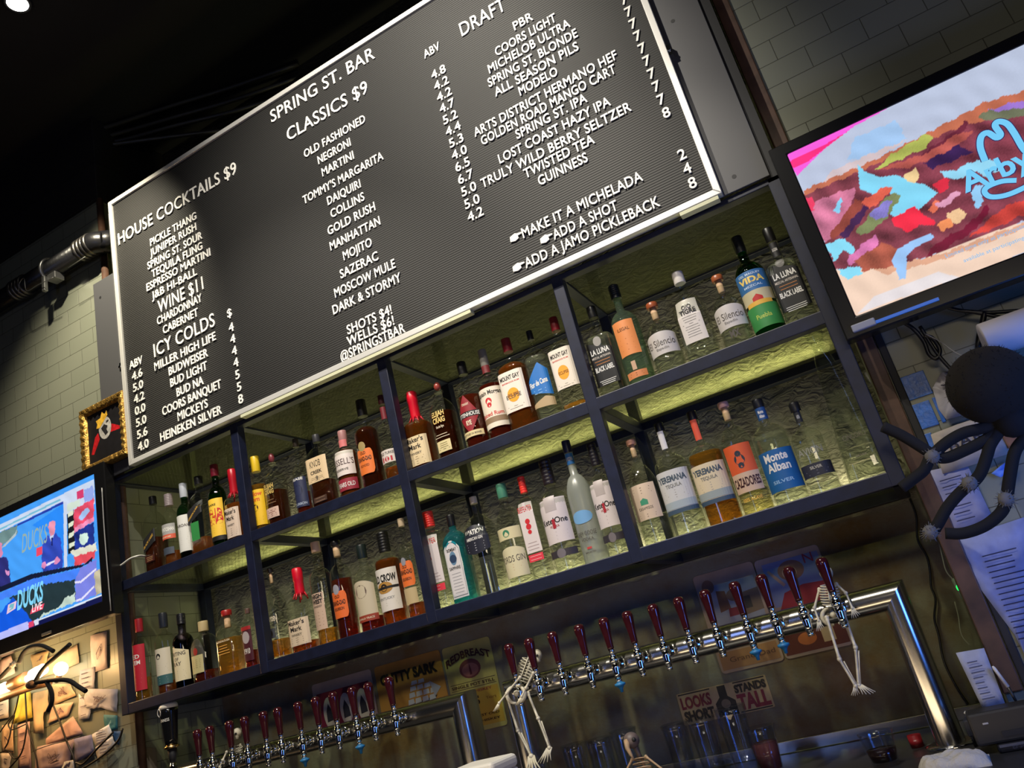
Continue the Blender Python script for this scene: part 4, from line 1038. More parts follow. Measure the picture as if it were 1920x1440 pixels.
# --- lower shelf, first bay
bottle('bottle with a bright red label and red cap, first on the lower shelf', (246, 1316), (247, 1165), 230, 262, 0, (0.66, 0.78, 0.40, 0.84, 1.15), liq=L_GLD, lev=0.28, cap=(176, 40, 50),
       labels=[((0.14, 0.68, 1.3, (178, 30, 48), 'rect'), ('RED', 0.54, 0.05, 0.5, WH), ('STEM', 0.47, 0.05, 0.55, WH), ('#', 0.28, 0.10, 0.3, (220, 120, 130)))])
bottle('bottle with a dark green label and green cap, beside the red labelled bottle', (278, 1310), (278, 1172), 259, 300, 0, (0.62, 0.78, 0.30, 0.84, 1.15), 3.0, liq=L_AMB, lev=0.36, cap=(30, 66, 58),
       labels=[((0.38, 0.62, 0.95, (46, 78, 64), 'up'), ('TULLAMORE', 0.53, 0.05, 0.75, CR, 0.02, 0.3), ('DEW', 0.46, 0.05, 0.35, CR, 0.02, 0.3), ('#', 0.41, 0.02, 0.2, GD)), ((0.12, 0.20, 0.8, (186, 172, 156), 'rect'), ('#', 0.16, 0.03, 0.2, DG))])
bottle('tall round bottle with a cream label, dark capsule and pale cork top', (311, 1295), (309, 1148), 290, 328, 0, (0.66, 0.76, 0.36, 0.82, 1.2), liq=L_AMB, lev=0.16, cap=(40, 44, 52), capshape='cyl',
       labels=[((0.24, 0.56, 1.3, (204, 196, 178), 'rect'), ('o', 0.47, 0.07, None, BK), ('#', 0.32, 0.08, 0.4, (150, 146, 136))), ((0.13, 0.24, 1.3, (52, 92, 96), 'rect'), ('#', 0.18, 0.06, 0.3, (180, 190, 180)))])
bottle('black bottle with a pointed cream label', (343, 1288), (341, 1150), 325, 364, 0, (0.60, 0.74, 0.38, 0.86, 1.08), gl=G_DARK, liq=L_DRK, lev=0.5, cap=(26, 26, 30), capshape='screw',
       labels=[((0.12, 0.60, 1.3, (216, 204, 170), 'slope'), ('WRITING', 0.47, 0.05, 0.75, DG), ('OF', 0.40, 0.04, 0.2, DG), ('RAY', 0.34, 0.05, 0.4, DG), ('#', 0.20, 0.10, 0.5, (150, 140, 120)))])
bottle('broad bottle with a carved hood shape and pale oval label', (384, 1275), (383, 1164), 360, 409, 0, (0.60, 0.80, 0.32, 0.84, 1.2), 2.4, liq=L_RED, lev=0.20, cap=(196, 176, 130),
       labels=[((0.18, 0.72, 0.72, (64, 62, 54), 'oval'),), ((0.18, 0.46, 0.6, (186, 176, 128), 'rect'), ('#', 0.33, 0.12, 0.5, (130, 120, 84))), ((0.46, 0.58, 0.22, (150, 36, 36), 'oval'),)])
bottle('flat bottle of orange whiskey with a red stopper', (429, 1262), (427, 1143), 405, 455, 0, (0.62, 0.78, 0.28, 0.82, 1.2), 4, 0.7, liq=L_GLD, lev=0.56, cap=(150, 30, 30), capshape='cork',
       labels=[((0.2, 0.56, 0.8, None, 'rect'), ('GLENDALOUGH', 0.53, 0.03, 0.85, CR), ('#', 0.40, 0.12, 0.4, (230, 170, 90)))])
bottle('slim bottle with a red band and a portrait label, last before the first inner post', (470, 1250), (467, 1140), 456, 482, 0, (0.70, 0.84, 0.36, 0.92, 1.1), 4, liq=L_RED, lev=0.3, cap=(90, 66, 60),
       labels=[((0.14, 0.66, 0.95, (70, 22, 36), 'rect'), ('1910', 0.30, 0.09, 0.6, WH)), ((0.42, 0.62, 0.7, (170, 160, 164), 'oval'),), ((0.64, 0.70, 0.95, (160, 36, 40), 'rect'),)])
# --- lower shelf, second bay
bottle('clear bell-shaped bottle with white capitals and a heavy square foot', (516, 1233), (510, 1064), 494, 540, 0, (0.50, 0.80, 0.17, 0.90, 1.3), 2.6, liq=L_GLD, lev=0.22, cap=(40, 34, 32), capshape='cork', base=0.012, taper=0.08,
       labels=[((0.3, 0.6, 0.8, None, 'rect'), ('BASIL HAYDEN', 0.44, 0.05, 0.95, CR, 0.02)), ((0.24, 0.34, 0.5, (64, 66, 74), 'rect'), ('o', 0.29, 0.07, None, BK))])
bottle('squat cream labelled whisky bottle dipped in red wax, on the lower shelf', (570, 1214), (560, 1064), 539, 594, 0, (0.54, 0.68, 0.30, 0.84, 1.22), 3.4, liq=L_AMB, lev=0.13, cap=(206, 12, 40), capshape='wax',
       labels=[((0.10, 0.40, 0.95, (216, 196, 168), 'rect'), ("Maker's", 0.36, 0.055, 0.78, BK), ('Mark', 0.29, 0.055, 0.55, BK), ('WHISKY', 0.22, 0.028, 0.5, DG), ('#', 0.15, 0.07, 0.4, (150, 130, 110)))])
bottle('tall clear bottle with a narrow cream label and wooden stopper', (611, 1204), (592, 1016), 584, 633, 0, (0.64, 0.74, 0.42, 0.90, 1.05), liq=L_GLD, lev=0.16, cap=(206, 172, 146), back=0.004,
       labels=[((0.16, 0.50, 0.7, (200, 172, 150), 'rect'), ('HIGH', 0.47, 0.04, 0.8, BK, 0.05), ('WEST', 0.42, 0.04, 0.8, BK, 0.05), ('WHISKEY', 0.375, 0.02, 0.7, DG), ('#', 0.26, 0.12, 0.5, (140, 110, 92)))])
bottle('dark full bottle with an orange octagon label and cork, on the lower shelf', (647, 1194), (632, 1013), 620, 668, 0, (0.62, 0.76, 0.36, 0.90, 1.05), liq=L_RED, lev=0.60, cap=(30, 26, 24), capshape='cork',
       labels=[((0.22, 0.48, 0.9, (228, 108, 46), 'oct'), ('OLD', 0.43, 0.03, 0.3, BK), ('GRAND-DAD', 0.37, 0.045, 0.82, BK, 0.03), ('BOURBON', 0.31, 0.03, 0.6, BK, 0.02)), ((0.45, 0.55, 0.34, (150, 150, 160), 'oval'),)])
bottle('round bottle with a cream paper label showing a brown animal head', (692, 1179), (679, 1021), 664, 718, 0, (0.58, 0.74, 0.34, 0.84, 1.2), liq=L_RED, lev=0.17, cap=(24, 34, 32),
       labels=[((0.20, 0.58, 1.15, (198, 186, 160), 'arch'), ('o', 0.46, 0.15, None, (104, 86, 78))), ((0.13, 0.20, 1.15, (150, 60, 40), 'rect'), ('BUFFALO TRACE', 0.165, 0.02, 0.7, CR))])
bottle('full amber bottle with a white label, gold oval and black cap', (735, 1166), (718, 998), 706, 763, 0, (0.66, 0.74, 0.34, 0.78, 1.3), liq=L_AMB, lev=0.70, cap=(20, 20, 20), capshape='screw',
       labels=[((0.16, 0.60, 1.2, (220, 214, 206), 'rect'), ('OLD CROW', 0.50, 0.075, 0.9, BK, 0.04), ('KENTUCKY', 0.29, 0.025, 0.6, (140, 140, 140)), ('#', 0.24, 0.05, 0.3, (150, 146, 140))), ((0.34, 0.46, 0.72, (176, 130, 60), 'oval'), ('o', 0.40, 0.08, None, (40, 30, 24))), ((0.385, 0.41, 1.2, (26, 26, 28), 'rect'),)])
bottle('tall clear bottle with an orange octagon label, against the second inner post', (775, 1157), (752, 972), 751, 796, 0, (0.60, 0.76, 0.32, 0.92, 1.1), liq=L_AMB, lev=0.15, cap=(190, 170, 140),
       labels=[((0.32, 0.56, 0.95, (228, 112, 48), 'oct'), ('OLD', 0.51, 0.03, 0.3, BK), ('GRAND-DAD', 0.46, 0.045, 0.82, BK, 0.03), ('BOURBON', 0.39, 0.03, 0.6, BK, 0.02)), ((0.52, 0.60, 0.3, (140, 140, 150), 'oval'),), ((0.15, 0.30, 0.9, (190, 170, 130), 'rect'),)])
# --- lower shelf, third bay
BEE = [((0.27, 0.74, 0.9, (210, 200, 200), 'rect'), ('BEEFEATER', 0.68, 0.055, 0.92, (206, 50, 56), 0.0), ('o', 0.56, 0.05, None, RD), ('o', 0.51, 0.055, None, RD), ('o', 0.46, 0.04, None, RD), ('#', 0.33, 0.06, 0.3, (170, 150, 150))), ((0.19, 0.255, 0.85, (214, 54, 70), 'rect'), ('#', 0.222, 0.03, 0.2, (240, 170, 170)))]
bottle('square gin bottle with a white label, red figure and red cap, first in the gin bay', (825, 1140), (806, 958), 791, 850, 0, (0.72, 0.80, 0.34, 0.84, 1.15), 8, liq=L_CLR, lev=0.6, cap=(222, 52, 44), capshape='screw', labels=BEE)
bottle('aqua blue square gin bottle with an arched white label', (869, 1130), (848, 964), 831, 894, 0, (0.66, 0.82, 0.34, 0.87, 1.1), 6, gl=G_BLUE, liq=L_CLR, lev=0.6, cap=(18, 18, 20),
       labels=[((0.08, 0.70, 0.80, (206, 206, 206), 'arch'),), ((0.10, 0.68, 0.72, (30, 38, 60), 'arch'),), ((0.105, 0.675, 0.70, (208, 204, 206), 'arch'), ('BOMBAY', 0.60, 0.035, 0.7, BK, 0.02), ('SAPPHIRE', 0.40, 0.035, 0.8, BK, 0.02), ('#', 0.24, 0.2, 0.7, (160, 160, 166))), ((0.43, 0.58, 0.34, (96, 130, 160), 'oval'), ('o', 0.50, 0.09, None, (40, 60, 90)))])
bottle('wide clear gin bottle with fluted foot and a black shield label', (917, 1116), (891, 930), 869, 950, 0, (0.60, 0.82, 0.19, 0.93, 1.2), 2.5, liq=L_CLR, lev=0.38, cap=(200, 190, 176), taper=0.06, waist=(0.34, 0.96),
       labels=[((0.42, 0.70, 0.82, (30, 32, 46), 'shield'), ('AVIATION', 0.635, 0.05, 0.82, WH, 0.03), ('AMERICAN GIN', 0.57, 0.03, 0.66, WH, 0.02), ('#', 0.49, 0.07, 0.4, (190, 190, 200)))])
bottle('clear gin bottle with a green cap and two cream labels', (966, 1099), (940, 907), 936, 998, 0, (0.58, 0.76, 0.34, 0.86, 1.15), liq=L_CLR, lev=0.3, cap=(70, 128, 104),
       labels=[((0.10, 0.38, 1.15, (206, 198, 164), 'arch'), ('FORDS GIN', 0.27, 0.06, 0.9, DG, 0.0), ('#', 0.19, 0.05, 0.3, (190, 150, 120))), ((0.45, 0.56, 1.2, (206, 196, 156), 'rect'), ('o', 0.505, 0.07, None, (52, 120, 90)))])
bottle('square gin bottle with a white label, red figure and red cap, beside the green capped gin', (1013, 1088), (980, 893), 967, 1042, 0, (0.72, 0.80, 0.34, 0.84, 1.15), 8, liq=L_CLR, lev=0.6, cap=(224, 52, 44), capshape='screw', labels=BEE)
KET = [((0.26, 0.64, 1.1, (206, 196, 198), 'rect'), ('KetelOne', 0.45, 0.05, 0.86, BK, 0.02), ('VODKA', 0.40, 0.02, 0.3, (150, 60, 60)), ('#', 0.32, 0.06, 0.3, (170, 160, 164))), ((0.53, 0.66, 0.4, (176, 166, 166), 'rect'),), ((0.38, 0.46, 0.1, (160, 30, 44), 'rect'),), ((0.14, 0.20, 1.1, (52, 48, 56), 'rect'),), ((0.13, 0.21, 0.3, (110, 104, 110), 'oval'),)]
bottle('round vodka bottle with a pale label and grey belt, before the frosted bottle', (1059, 1073), (1023, 863), 1016, 1092, 0, (0.60, 0.72, 0.32, 0.78, 1.2), liq=L_CLR, lev=0.5, cap=(30, 24, 30), capshape='screw', labels=KET)
bottle('tall frosted vodka bottle with a blue neck band and flying birds', (1109, 1058), (1062, 826), 1063, 1139, 0, (0.54, 0.72, 0.32, 0.90, 1.15), gl=G_FROST, liq=None, cap=(24, 30, 62),
       labels=[((0.80, 0.89, 1.5, (48, 116, 190), 'rect'), ('LA VODKA', 0.845, 0.03, 0.7, WH)), ((0.32, 0.42, 0.95, (110, 160, 206), 'oval'),), ((0.1, 0.3, 0.9, None, 'rect'), ('GREY GOOSE', 0.245, 0.035, 1.0, DG, 0.0), ('VODKA', 0.20, 0.028, 0.6, DG, 0.0), ('IMPORTED', 0.10, 0.012, 0.5, DG)), ((0.125, 0.14, 0.2, (190, 60, 60), 'rect'),)])
bottle('round vodka bottle with a pale label and grey belt, tucked against the third inner post', (1157, 1040), (1112, 831), 1108, 1177, 0, (0.60, 0.72, 0.30, 0.80, 1.2), liq=L_CLR, lev=0.4, cap=(26, 22, 28), capshape='screw', labels=KET)
# --- lower shelf, fourth bay
bottle('clear slim-necked tequila bottle with a cream label and green plant', (1230, 1021), (1182, 825), 1181, 1262, 0, (0.46, 0.78, 0.20, 0.90, 1.3), liq=L_CLR, lev=0.28, cap=(206, 150, 122), capshape='cork',
       labels=[((0.24, 0.56, 0.95, (206, 184, 160), 'rect'), ('#', 0.50, 0.05, 0.3, (130, 110, 96)), ('CASAMIGOS', 0.34, 0.025, 0.5, DG, 0.0), ('#', 0.275, 0.02, 0.2, (130, 110, 96))), ((0.37, 0.43, 0.25, (60, 140, 106), 'house'),)])
TER = (('TEREMANA', 0.49, 0.05, 0.86, (70, 84, 96), 0.04), ('TEQUILA', 0.43, 0.03, 0.5, (120, 120, 116)), ('#', 0.36, 0.06, 0.4, (160, 156, 150)))
bottle('clear tequila bottle with a white label and white neck strip', (1286, 1002), (1234, 794), 1236, 1323, 0, (0.60, 0.72, 0.26, 0.92, 1.1), 2.6, liq=L_CLR, lev=0.22, cap=(24, 24, 24),
       labels=[((0.22, 0.56, 1.0, (196, 196, 196), 'rect'),) + TER, ((0.20, 0.235, 1.0, (60, 80, 100), 'rect'),), ((0.24, 0.30, 0.95, (160, 172, 180), 'rect'),), ((0.76, 0.92, 0.8, (206, 204, 206), 'rect'),)])
bottle('full gold tequila bottle with a cream label and orange neck strip', (1353, 984), (1296, 772), 1297, 1389, 0, (0.60, 0.70, 0.26, 0.92, 1.1), 2.6, liq=L_GLD, lev=0.62, cap=(30, 24, 24),
       labels=[((0.22, 0.52, 1.0, (214, 198, 166), 'rect'),) + tuple((q[0], q[1] - 0.03) + q[2:] for q in TER), ((0.19, 0.225, 1.0, (60, 80, 100), 'rect'),), ((0.23, 0.29, 0.95, (150, 160, 160), 'rect'),), ((0.74, 0.92, 0.8, (214, 84, 60), 'rect'),)])
bottle('tequila bottle with an orange label showing a dark stag', (1416, 966), (1356, 754), 1360, 1446, 0, (0.60, 0.78, 0.26, 0.90, 1.15), liq=L_PAL, lev=0.22, cap=(196, 150, 140), capshape='cork',
       labels=[((0.36, 0.60, 1.0, (214, 92, 48), 'rect'), ('o', 0.47, 0.09, None, (40, 48, 60)), ('o', 0.52, 0.05, None, (40, 48, 60)), ('o', 0.42, 0.05, None, (40, 48, 60))), ((0.20, 0.36, 1.0, (206, 176, 150), 'rect'), ('CAZADORES', 0.285, 0.075, 0.92, (60, 26, 30), 0.03)), ((0.1, 0.18, 0.8, None, 'rect'), ('100% AGAVE', 0.14, 0.03, 0.8, GD))])
bottle('tequila bottle with a large blue label and blue neck', (1481, 942), (1418, 750), 1420, 1516, 0, (0.62, 0.76, 0.28, 0.92, 1.15), liq=L_CLR, lev=0.66, cap=(20, 22, 30),
       labels=[((0.14, 0.50, 1.25, (30, 96, 156), 'rect'), ('Monte', 0.44, 0.075, 0.56, WH, 0.03), ('Alban', 0.35, 0.075, 0.56, WH, 0.03), ('SILVER', 0.22, 0.03, 0.5, (150, 190, 226))), ((0.80, 0.92, 1.5, (34, 74, 130), 'rect'), ('Monte', 0.875, 0.03, 0.4, WH), ('Alban', 0.835, 0.03, 0.4, WH))])
bottle('clear tequila bottle with grey capitals and a dark band near its foot', (1541, 926), (1489, 755), 1484, 1575, 0, (0.60, 0.72, 0.26, 0.90, 1.35), 2.6, liq=L_CLR, lev=0.13, cap=(26, 26, 28),
       labels=[((0.20, 0.33, 1.0, (44, 46, 58), 'rect'), ('SILVER', 0.29, 0.03, 0.4, (190, 186, 170)), ('#', 0.24, 0.03, 0.2, (110, 110, 120))), ((0.4, 0.56, 0.95, None, 'rect'), ('AVION', 0.46, 0.075, 0.82, (150, 150, 150), 0.0)), ((0.78, 0.90, 1.5, (30, 32, 38), 'rect'), ('AVION', 0.84, 0.04, 0.4, (190, 190, 190)))])
NECK_E = 0.9
bottle('very tall clear tapered bottle with a flared crystal mouth, last on the lower shelf', (1607, 904), (1510, 622), 1556, 1678, 0, (0.78, 0.84, 0.22, 0.90, 1.0), 5.0, 0.8, liq=L_CLR, lev=0.30, capmat=G_CLEAR, base=0.02, capshape='none',
       own_prof=[(0.9, 0), (0.99, 0.008), (1.0, 0.03), (0.9, 0.2), (0.74, 0.4), (0.58, 0.6), (0.44, 0.78), (0.34, 0.85), (0.30, 0.88), (0.31, 0.90), (0.40, 0.94), (0.50, 0.995), (0.49, 1.0)],
       labels=[((0.2, 0.4, 0.8, None, 'rect'), ('CINCORO', 0.28, 0.03, 0.8, (90, 84, 76), 0.0), ('SILVER', 0.16, 0.012, 0.4, (110, 104, 96)))])
NECK_E = 2.0

# ------------------------------------------------------------------ back counter, towers and taps
YF = 0.08                                          # front of the towers
ZC = 0.90
t = thing('back_counter', 'dark back counter that carries both steel beer towers', 'counter', (0, 0, 0))
bevel(MB().box(-1.84, 3.2, -0.32, 0.055, ZC - 0.04, ZC).box(-1.84, 1.02, 0.055, 0.498, ZC - 0.04, ZC).build('worktop', mat('dark_stone', (0.03, 0.03, 0.032), 0.3), t), 0.003)
MB().box(-1.82, 3.15, -0.28, 0.05, 0.001, ZC - 0.04).build('cabinet', M_BLACK, t)
bevel(MB().box(-1.80, 1.0, 0.475, 0.498, ZC + 0.0005, 0.935).build('upstand', M_STEEL, t), 0.002)

def tower(lb, x0, x1, zt):
    t = thing('beer_tower', lb, 'beer tower', ((x0 + x1) / 2, YF + 0.05, ZC))
    W_, D_ = 0.068, 0.112
    sec = []
    for k in range(32):
        a = 2 * math.pi * k / 32
        ca, sa = math.cos(a), math.sin(a)
        e = 2.6
        q = (abs(ca) ** e + abs(sa) ** e) ** (-1 / e)
        u, v = W_ / 2 + q * ca * W_ / 2, YF + D_ / 2 + q * sa * D_ / 2
        sec.append((u, v))
    rings = [[(x0 + u, v, ZC + 0.001) for u, v in sec], [(x0 + u, v, zt - u) for u, v in sec], [(x1 - u, v, zt - u) for u, v in sec], [(x1 - u, v, ZC + 0.001) for u, v in sec]]
    for nm, a, b in (('upright', 0, 1), ('crossbar', 1, 2), ('upright', 2, 3)):
        m = MB(); n = len(sec)
        m.add(rings[a] + rings[b], [(i, n + i, n + (i + 1) % n, (i + 1) % n) for i in range(n)], 0, True)
        m.build(nm, M_STEEL, t)
    for x in (x0 + W_ / 2, x1 - W_ / 2):
        MB().lathe([(0.062, 0), (0.062, 0.006), (0.055, 0.01), (0.045, 0.011)], (x, YF + D_ / 2, ZC), 28).build('foot_flange', M_CHROME, t)
    return t
tower('long steel beer tower with twelve dark red handles, farther along the counter', -1.80, -0.415, 1.302)
tower('long steel beer tower with thirteen dark red handles, under the tequila bays', -0.286, 0.916, 1.302)

M_MAHOG = mat('mahogany', (0.038, 0.005, 0.009), 0.14, coat=0.6, noise=(18, 0.35))
M_PLUG = mat('blue_plug', (0.02, 0.18, 0.42), 0.45)
YH = 0.035
def tap(x, lb, grp):
    t = thing('beer_tap', lb, 'beer tap', (x, YH, 1.222), grp)
    c = (x, YH, 0)
    MB().lathe([(0.0092, 1.312), (0.0098, 1.318), (0.0112, 1.34), (0.0140, 1.366), (0.0160, 1.384), (0.0158, 1.392), (0.0135, 1.399), (0.0085, 1.4025), (0.0004, 1.4035)], c, 20).build('handle', M_MAHOG, t)
    MB().lathe([(0.0065, 1.298), (0.0072, 1.304), (0.0090, 1.3115), (0.0086, 1.3125)], c, 14).build('ferrule', M_STEEL, t)
    f = MB().lathe([(0.006, 1.272), (0.0125, 1.276), (0.0145, 1.283), (0.0125, 1.290), (0.0095, 1.293), (0.0105, 1.296), (0.0095, 1.2985), (0.005, 1.299)], c, 16)
    f.tube([(x, YH + 0.004, 1.279), (x, YH - 0.001, 1.262), (x, YH - 0.003, 1.245), (x, YH - 0.003, 1.2335)], [0.0125, 0.0118, 0.0098, 0.0095], 14)
    f.tube([(x, YH - 0.003, 1.2335), (x, YH - 0.003, 1.223)], [0.0085, 0.0085], 14)
    f.build('faucet', M_CHROME, t)
    s = MB().tube([(x, YH + 0.006, 1.272), (x, YF + 0.006, 1.272)], 0.0115, 14)
    s.lathe([(0.0175, 0.0), (0.0185, 0.003), (0.0185, 0.011), (0.0165, 0.014)], (x, YF - 0.022, 1.272), 16, axis='y')
    s.build('shank', M_CHROME, t)
    return t
TAPR = [(953, 1210), (990, 1197), (1035, 1190), (1084, 1172), (1131, 1162), (1174, 1146), (1223, 1136), (1271, 1122), (1321, 1110), (1376, 1093), (1427, 1082), (1477, 1062), (1540, 1050)]
TAPL = [(368, 1367), (392, 1365), (428, 1352), (457, 1347), (492, 1336), (519, 1329), (557, 1319), (590, 1309), (623, 1302), (658, 1290), (689, 1283), (728, 1273)]
ORD = ('first', 'second', 'third', 'fourth', 'fifth', 'sixth', 'seventh', 'eighth', 'ninth', 'tenth', 'eleventh', 'twelfth', 'thirteenth')
proto = None
for row, where, grp in ((TAPR, 'of the tower under the tequila bays', 'beer taps on the tower under the tequila bays'), (TAPL, 'of the tower below the tin signs', 'beer taps on the tower below the tin signs')):
    for i, (a, b) in enumerate(row):
        x = at(a + 2, b + 8, YH).x
        lb = 'dark red beer tap handle, %s from the left %s' % (ORD[i], where)
        if proto is None:
            proto = tap(x, lb, grp); px0 = x; o = proto
        else:
            o = copy_tree(proto, (x - px0, 0, 0), lb, grp)
        if (row is TAPR and i in (4, 9, 10)) or (row is TAPL and i in (6, 9)):
            o['label'] = lb.replace('beer tap handle,', 'beer tap with a blue spout plug,')
            pl = MB().lathe([(0.004, 1.196), (0.0055, 1.206), (0.0115, 1.213), (0.0155, 1.2145), (0.0155, 1.220), (0.0085, 1.2225)], (x, YH - 0.003, 0), 14)
            plug = pl.build('spout_plug', M_PLUG, o)

# pint-shaped handle
c = at(318, 1360, 0.035)
gx = at(316, 1330, YH).x
t = thing('beer_tap', 'black pint-shaped tap handle with a cream top and white lettering', 'beer tap', (gx, YH, 1.27))
z1 = at(313, 1319, YH).z; z0 = at(325, 1402, YH).z
H_ = z1 - z0
gp = [(0.021, z0 + 0.006), (0.0235, z0 + 0.03), (0.028, z0 + H_ * 0.55), (0.0325, z0 + H_ * 0.80), (0.0335, z0 + H_ * 0.88)]
MB().lathe(gp, (gx, YH, 0), 24).build('handle', mat('gloss_black', (0.006, 0.006, 0.007), 0.12, coat=0.5), t)
MB().lathe([(0.0335, z0 + H_ * 0.88), (0.0335, z0 + H_ * 0.93), (0.031, z1 - 0.004), (0.026, z1), (0.0004, z1)], (gx, YH, 0), 24).build('foam_top', mat('cream_plastic', (0.75, 0.70, 0.60), 0.4), t)
MB().lathe([(0.0255, z0), (0.0265, z0 + 0.004), (0.0255, z0 + 0.009)], (gx, YH, 0), 24).build('gold_band', mat('brass', (0.7, 0.45, 0.18), 0.25, metal=1), t)
MB().lathe([(0.010, z0 - 0.05), (0.014, z0 - 0.03), (0.017, z0 - 0.001), (0.0004, z0)], (gx, YH, 0), 18).build('neck', M_BLACK, t)
f = MB().lathe([(0.009, 1.23), (0.010, 1.27), (0.013, 1.285), (0.012, z0 - 0.05)], (gx, YH, 0), 16)
f.tube([(gx, YH + 0.005, 1.275), (gx, YF + 0.006, 1.272)], 0.011, 12)
f.build('faucet', M_CHROME, t)
def wrap(mb, V, F, x, y, R, zo, mi=0):
    mb.add([(x + R * math.sin(a / R), y - R * math.cos(a / R), zo + b) for a, b in V], F, mi)
m = MB(); V, F = text2d('GUINNESS', 0.011, 0.050, 0.0, cx=0, z=0); wrap(m, V, F, gx, YH, 0.0300, z0 + H_ * 0.60)
m.build('lettering', M_LET, t)
m = MB()
for s_ in (-1, 1): m.tube([(gx - 0.012 + s_ * 0.008 * math.sin(k * 0.52), YH - 0.0335, z0 + H_ * 0.72 + 0.005 * k) for k in range(7)], 0.0009, 5)
m.build('harp_outline', M_LET, t)

# ------------------------------------------------------------------ tin signs on the rear wall
YS = YW - 0.0035
def sign(name, lb, x0, x1, z0, z1, bg, patches=(), texts=(), rad=0.012):
    k_ = (2.25 + YW) / 2.61
    x0, x1 = 0.988 + (x0 - 0.988) * k_, 0.988 + (x1 - 0.988) * k_
    z0, z1 = 1.302 + (z0 - 1.302) * k_, 1.302 + (z1 - 1.302) * k_
    t = thing(name, lb, 'sign', ((x0 + x1) / 2, YS, z0))
    w, h = x1 - x0, z1 - z0
    pts = []
    for cx_, cz_, a0_ in ((x1 - rad, z1 - rad, 0), (x0 + rad, z1 - rad, 90), (x0 + rad, z0 + rad, 180), (x1 - rad, z0 + rad, 270)):
        for k in range(4):
            a = math.radians(a0_ + 30 * k); pts.append((cx_ + rad * math.cos(a), cz_ + rad * math.sin(a)))
    bevel(MB().prism(pts[::-1], YS, YW - 0.0005).build('plate', col(bg, 0.55, noise=(14, 0.14)), t), 0.0008)
    for i, (nm, c_, poly) in enumerate(patches):
        MB().add([(x0 + u * w, YS - 0.0003 - 0.00007 * i, z0 + v * h) for u, v in poly], [tuple(range(len(poly)))]).build(nm, col(c_, 0.55), t)
    mb, ms = MB(), []
    for T in texts:
        tx, u, v, hh, ww, c_ = T[:6]; bold = T[6] if len(T) > 6 else 0.02; arc = T[7] if len(T) > 7 else 0.0
        m_ = col(c_, 0.55)
        if m_ not in ms: ms.append(m_)
        V, F = text2d(tx, hh * h, ww * w, bold, cx=0, z=-hh * h / 2)
        mb.add([(x0 + u * w + a, YS - 0.0024, z0 + v * h + b - arc * a * a / w) for a, b in V], F, ms.index(m_))
    if mb.v: mb.build('lettering', ms, t)
    return t
def ell(u, v, a, b, n=20): return [(u + a * math.cos(-6.2832 * k / n), v + b * math.sin(-6.2832 * k / n)) for k in range(n)][::-1]
def rc(u0, v0, u1, v1): return [(u0, v0), (u1, v0), (u1, v1), (u0, v1)]
bird = lambda u, v, s: [(u - 0.05 * s, v - 0.16 * s), (u + 0.06 * s, v - 0.14 * s), (u + 0.05 * s, v + 0.02 * s), (u - 0.01 * s, v + 0.18 * s), (u - 0.05 * s, v + 0.04 * s)]
sign('tin_sign', 'maroon tin sign with three white ovals, behind the tap handles', -1.24, -0.954, 1.268, 1.462, (176, 160, 162),
     [('border', (110, 26, 62), rc(0.06, 0.05, 0.94, 0.80))] + [('oval', (190, 184, 196), ell(u, 0.40, 0.10, 0.30)) for u in (0.24, 0.52, 0.80)] + [('bird_picture', (44, 44, 66), bird(u, 0.40, 1.0)) for u in (0.24, 0.52, 0.80)],
     [('A FINE BIRD REALLY', 0.5, 0.89, 0.07, 0.52, (120, 100, 112), 0.0)] if False else [])
sails = []
for r_, (n_, v_, hh) in enumerate(((4, 0.20, 0.10), (4, 0.31, 0.10), (3, 0.42, 0.09), (2, 0.52, 0.08))):
    for k in range(n_):
        u = 0.42 + k * 0.105 + r_ * 0.03
        sails.append(('sail', (172, 178, 206), [(u, v_), (u + 0.095, v_ + 0.01), (u + 0.09, v_ + hh * 0.9), (u + 0.012, v_ + hh * 0.85)]))
sign('tin_sign', 'tan tin sign with a three-masted ship and tall black letters', -0.937, -0.642, 1.262, 1.462, (168, 124, 66),
     [('hull', (36, 38, 66), [(0.36, 0.12), (0.82, 0.20), (0.86, 0.26), (0.40, 0.20)])] + sails + [('sail', (150, 156, 190), [(0.82, 0.24), (0.93, 0.38), (0.78, 0.52)])],
     [('CUTTY SARK', 0.5, 0.74, 0.17, 0.86, (26, 20, 22), 0.05)])
sign('tin_sign', 'tall yellow tin sign with an arched red-brown title and a big fifteen', -0.632, -0.432, 1.164, 1.460, (178, 172, 112),
     [('foot', (188, 158, 70), rc(0.03, 0.05, 0.97, 0.46)), ('oval', (120, 66, 70), ell(0.5, 0.70, 0.22, 0.11)), ('robin_picture', (166, 108, 108), ell(0.5, 0.685, 0.17, 0.075)), ('robin_picture', (104, 50, 56), bird(0.5, 0.69, 0.4)), ('rule', (60, 36, 40), rc(0.04, 0.552, 0.96, 0.558)), ('rule', (60, 36, 40), rc(0.04, 0.482, 0.96, 0.488))],
     [('REDBREAST', 0.5, 0.88, 0.085, 0.92, (70, 34, 40), 0.03, 0.55), ('SINGLE POT STILL', 0.5, 0.52, 0.035, 0.88, (60, 30, 34)), ('IRISH WHISKEY', 0.5, 0.44, 0.03, 0.7, (150, 80, 70)), ('15', 0.42, 0.335, 0.095, 0.3, (40, 22, 26), 0.06), ('Years', 0.80, 0.34, 0.035, 0.2, (130, 90, 50), 0.0),
      ('Old', 0.34, 0.235, 0.035, 0.2, (120, 80, 40), 0.0), ('THE FINEST OLD', 0.5, 0.165, 0.026, 0.8, (70, 44, 34)), ('IRISH WHISKEY', 0.5, 0.105, 0.026, 0.8, (70, 44, 34))])
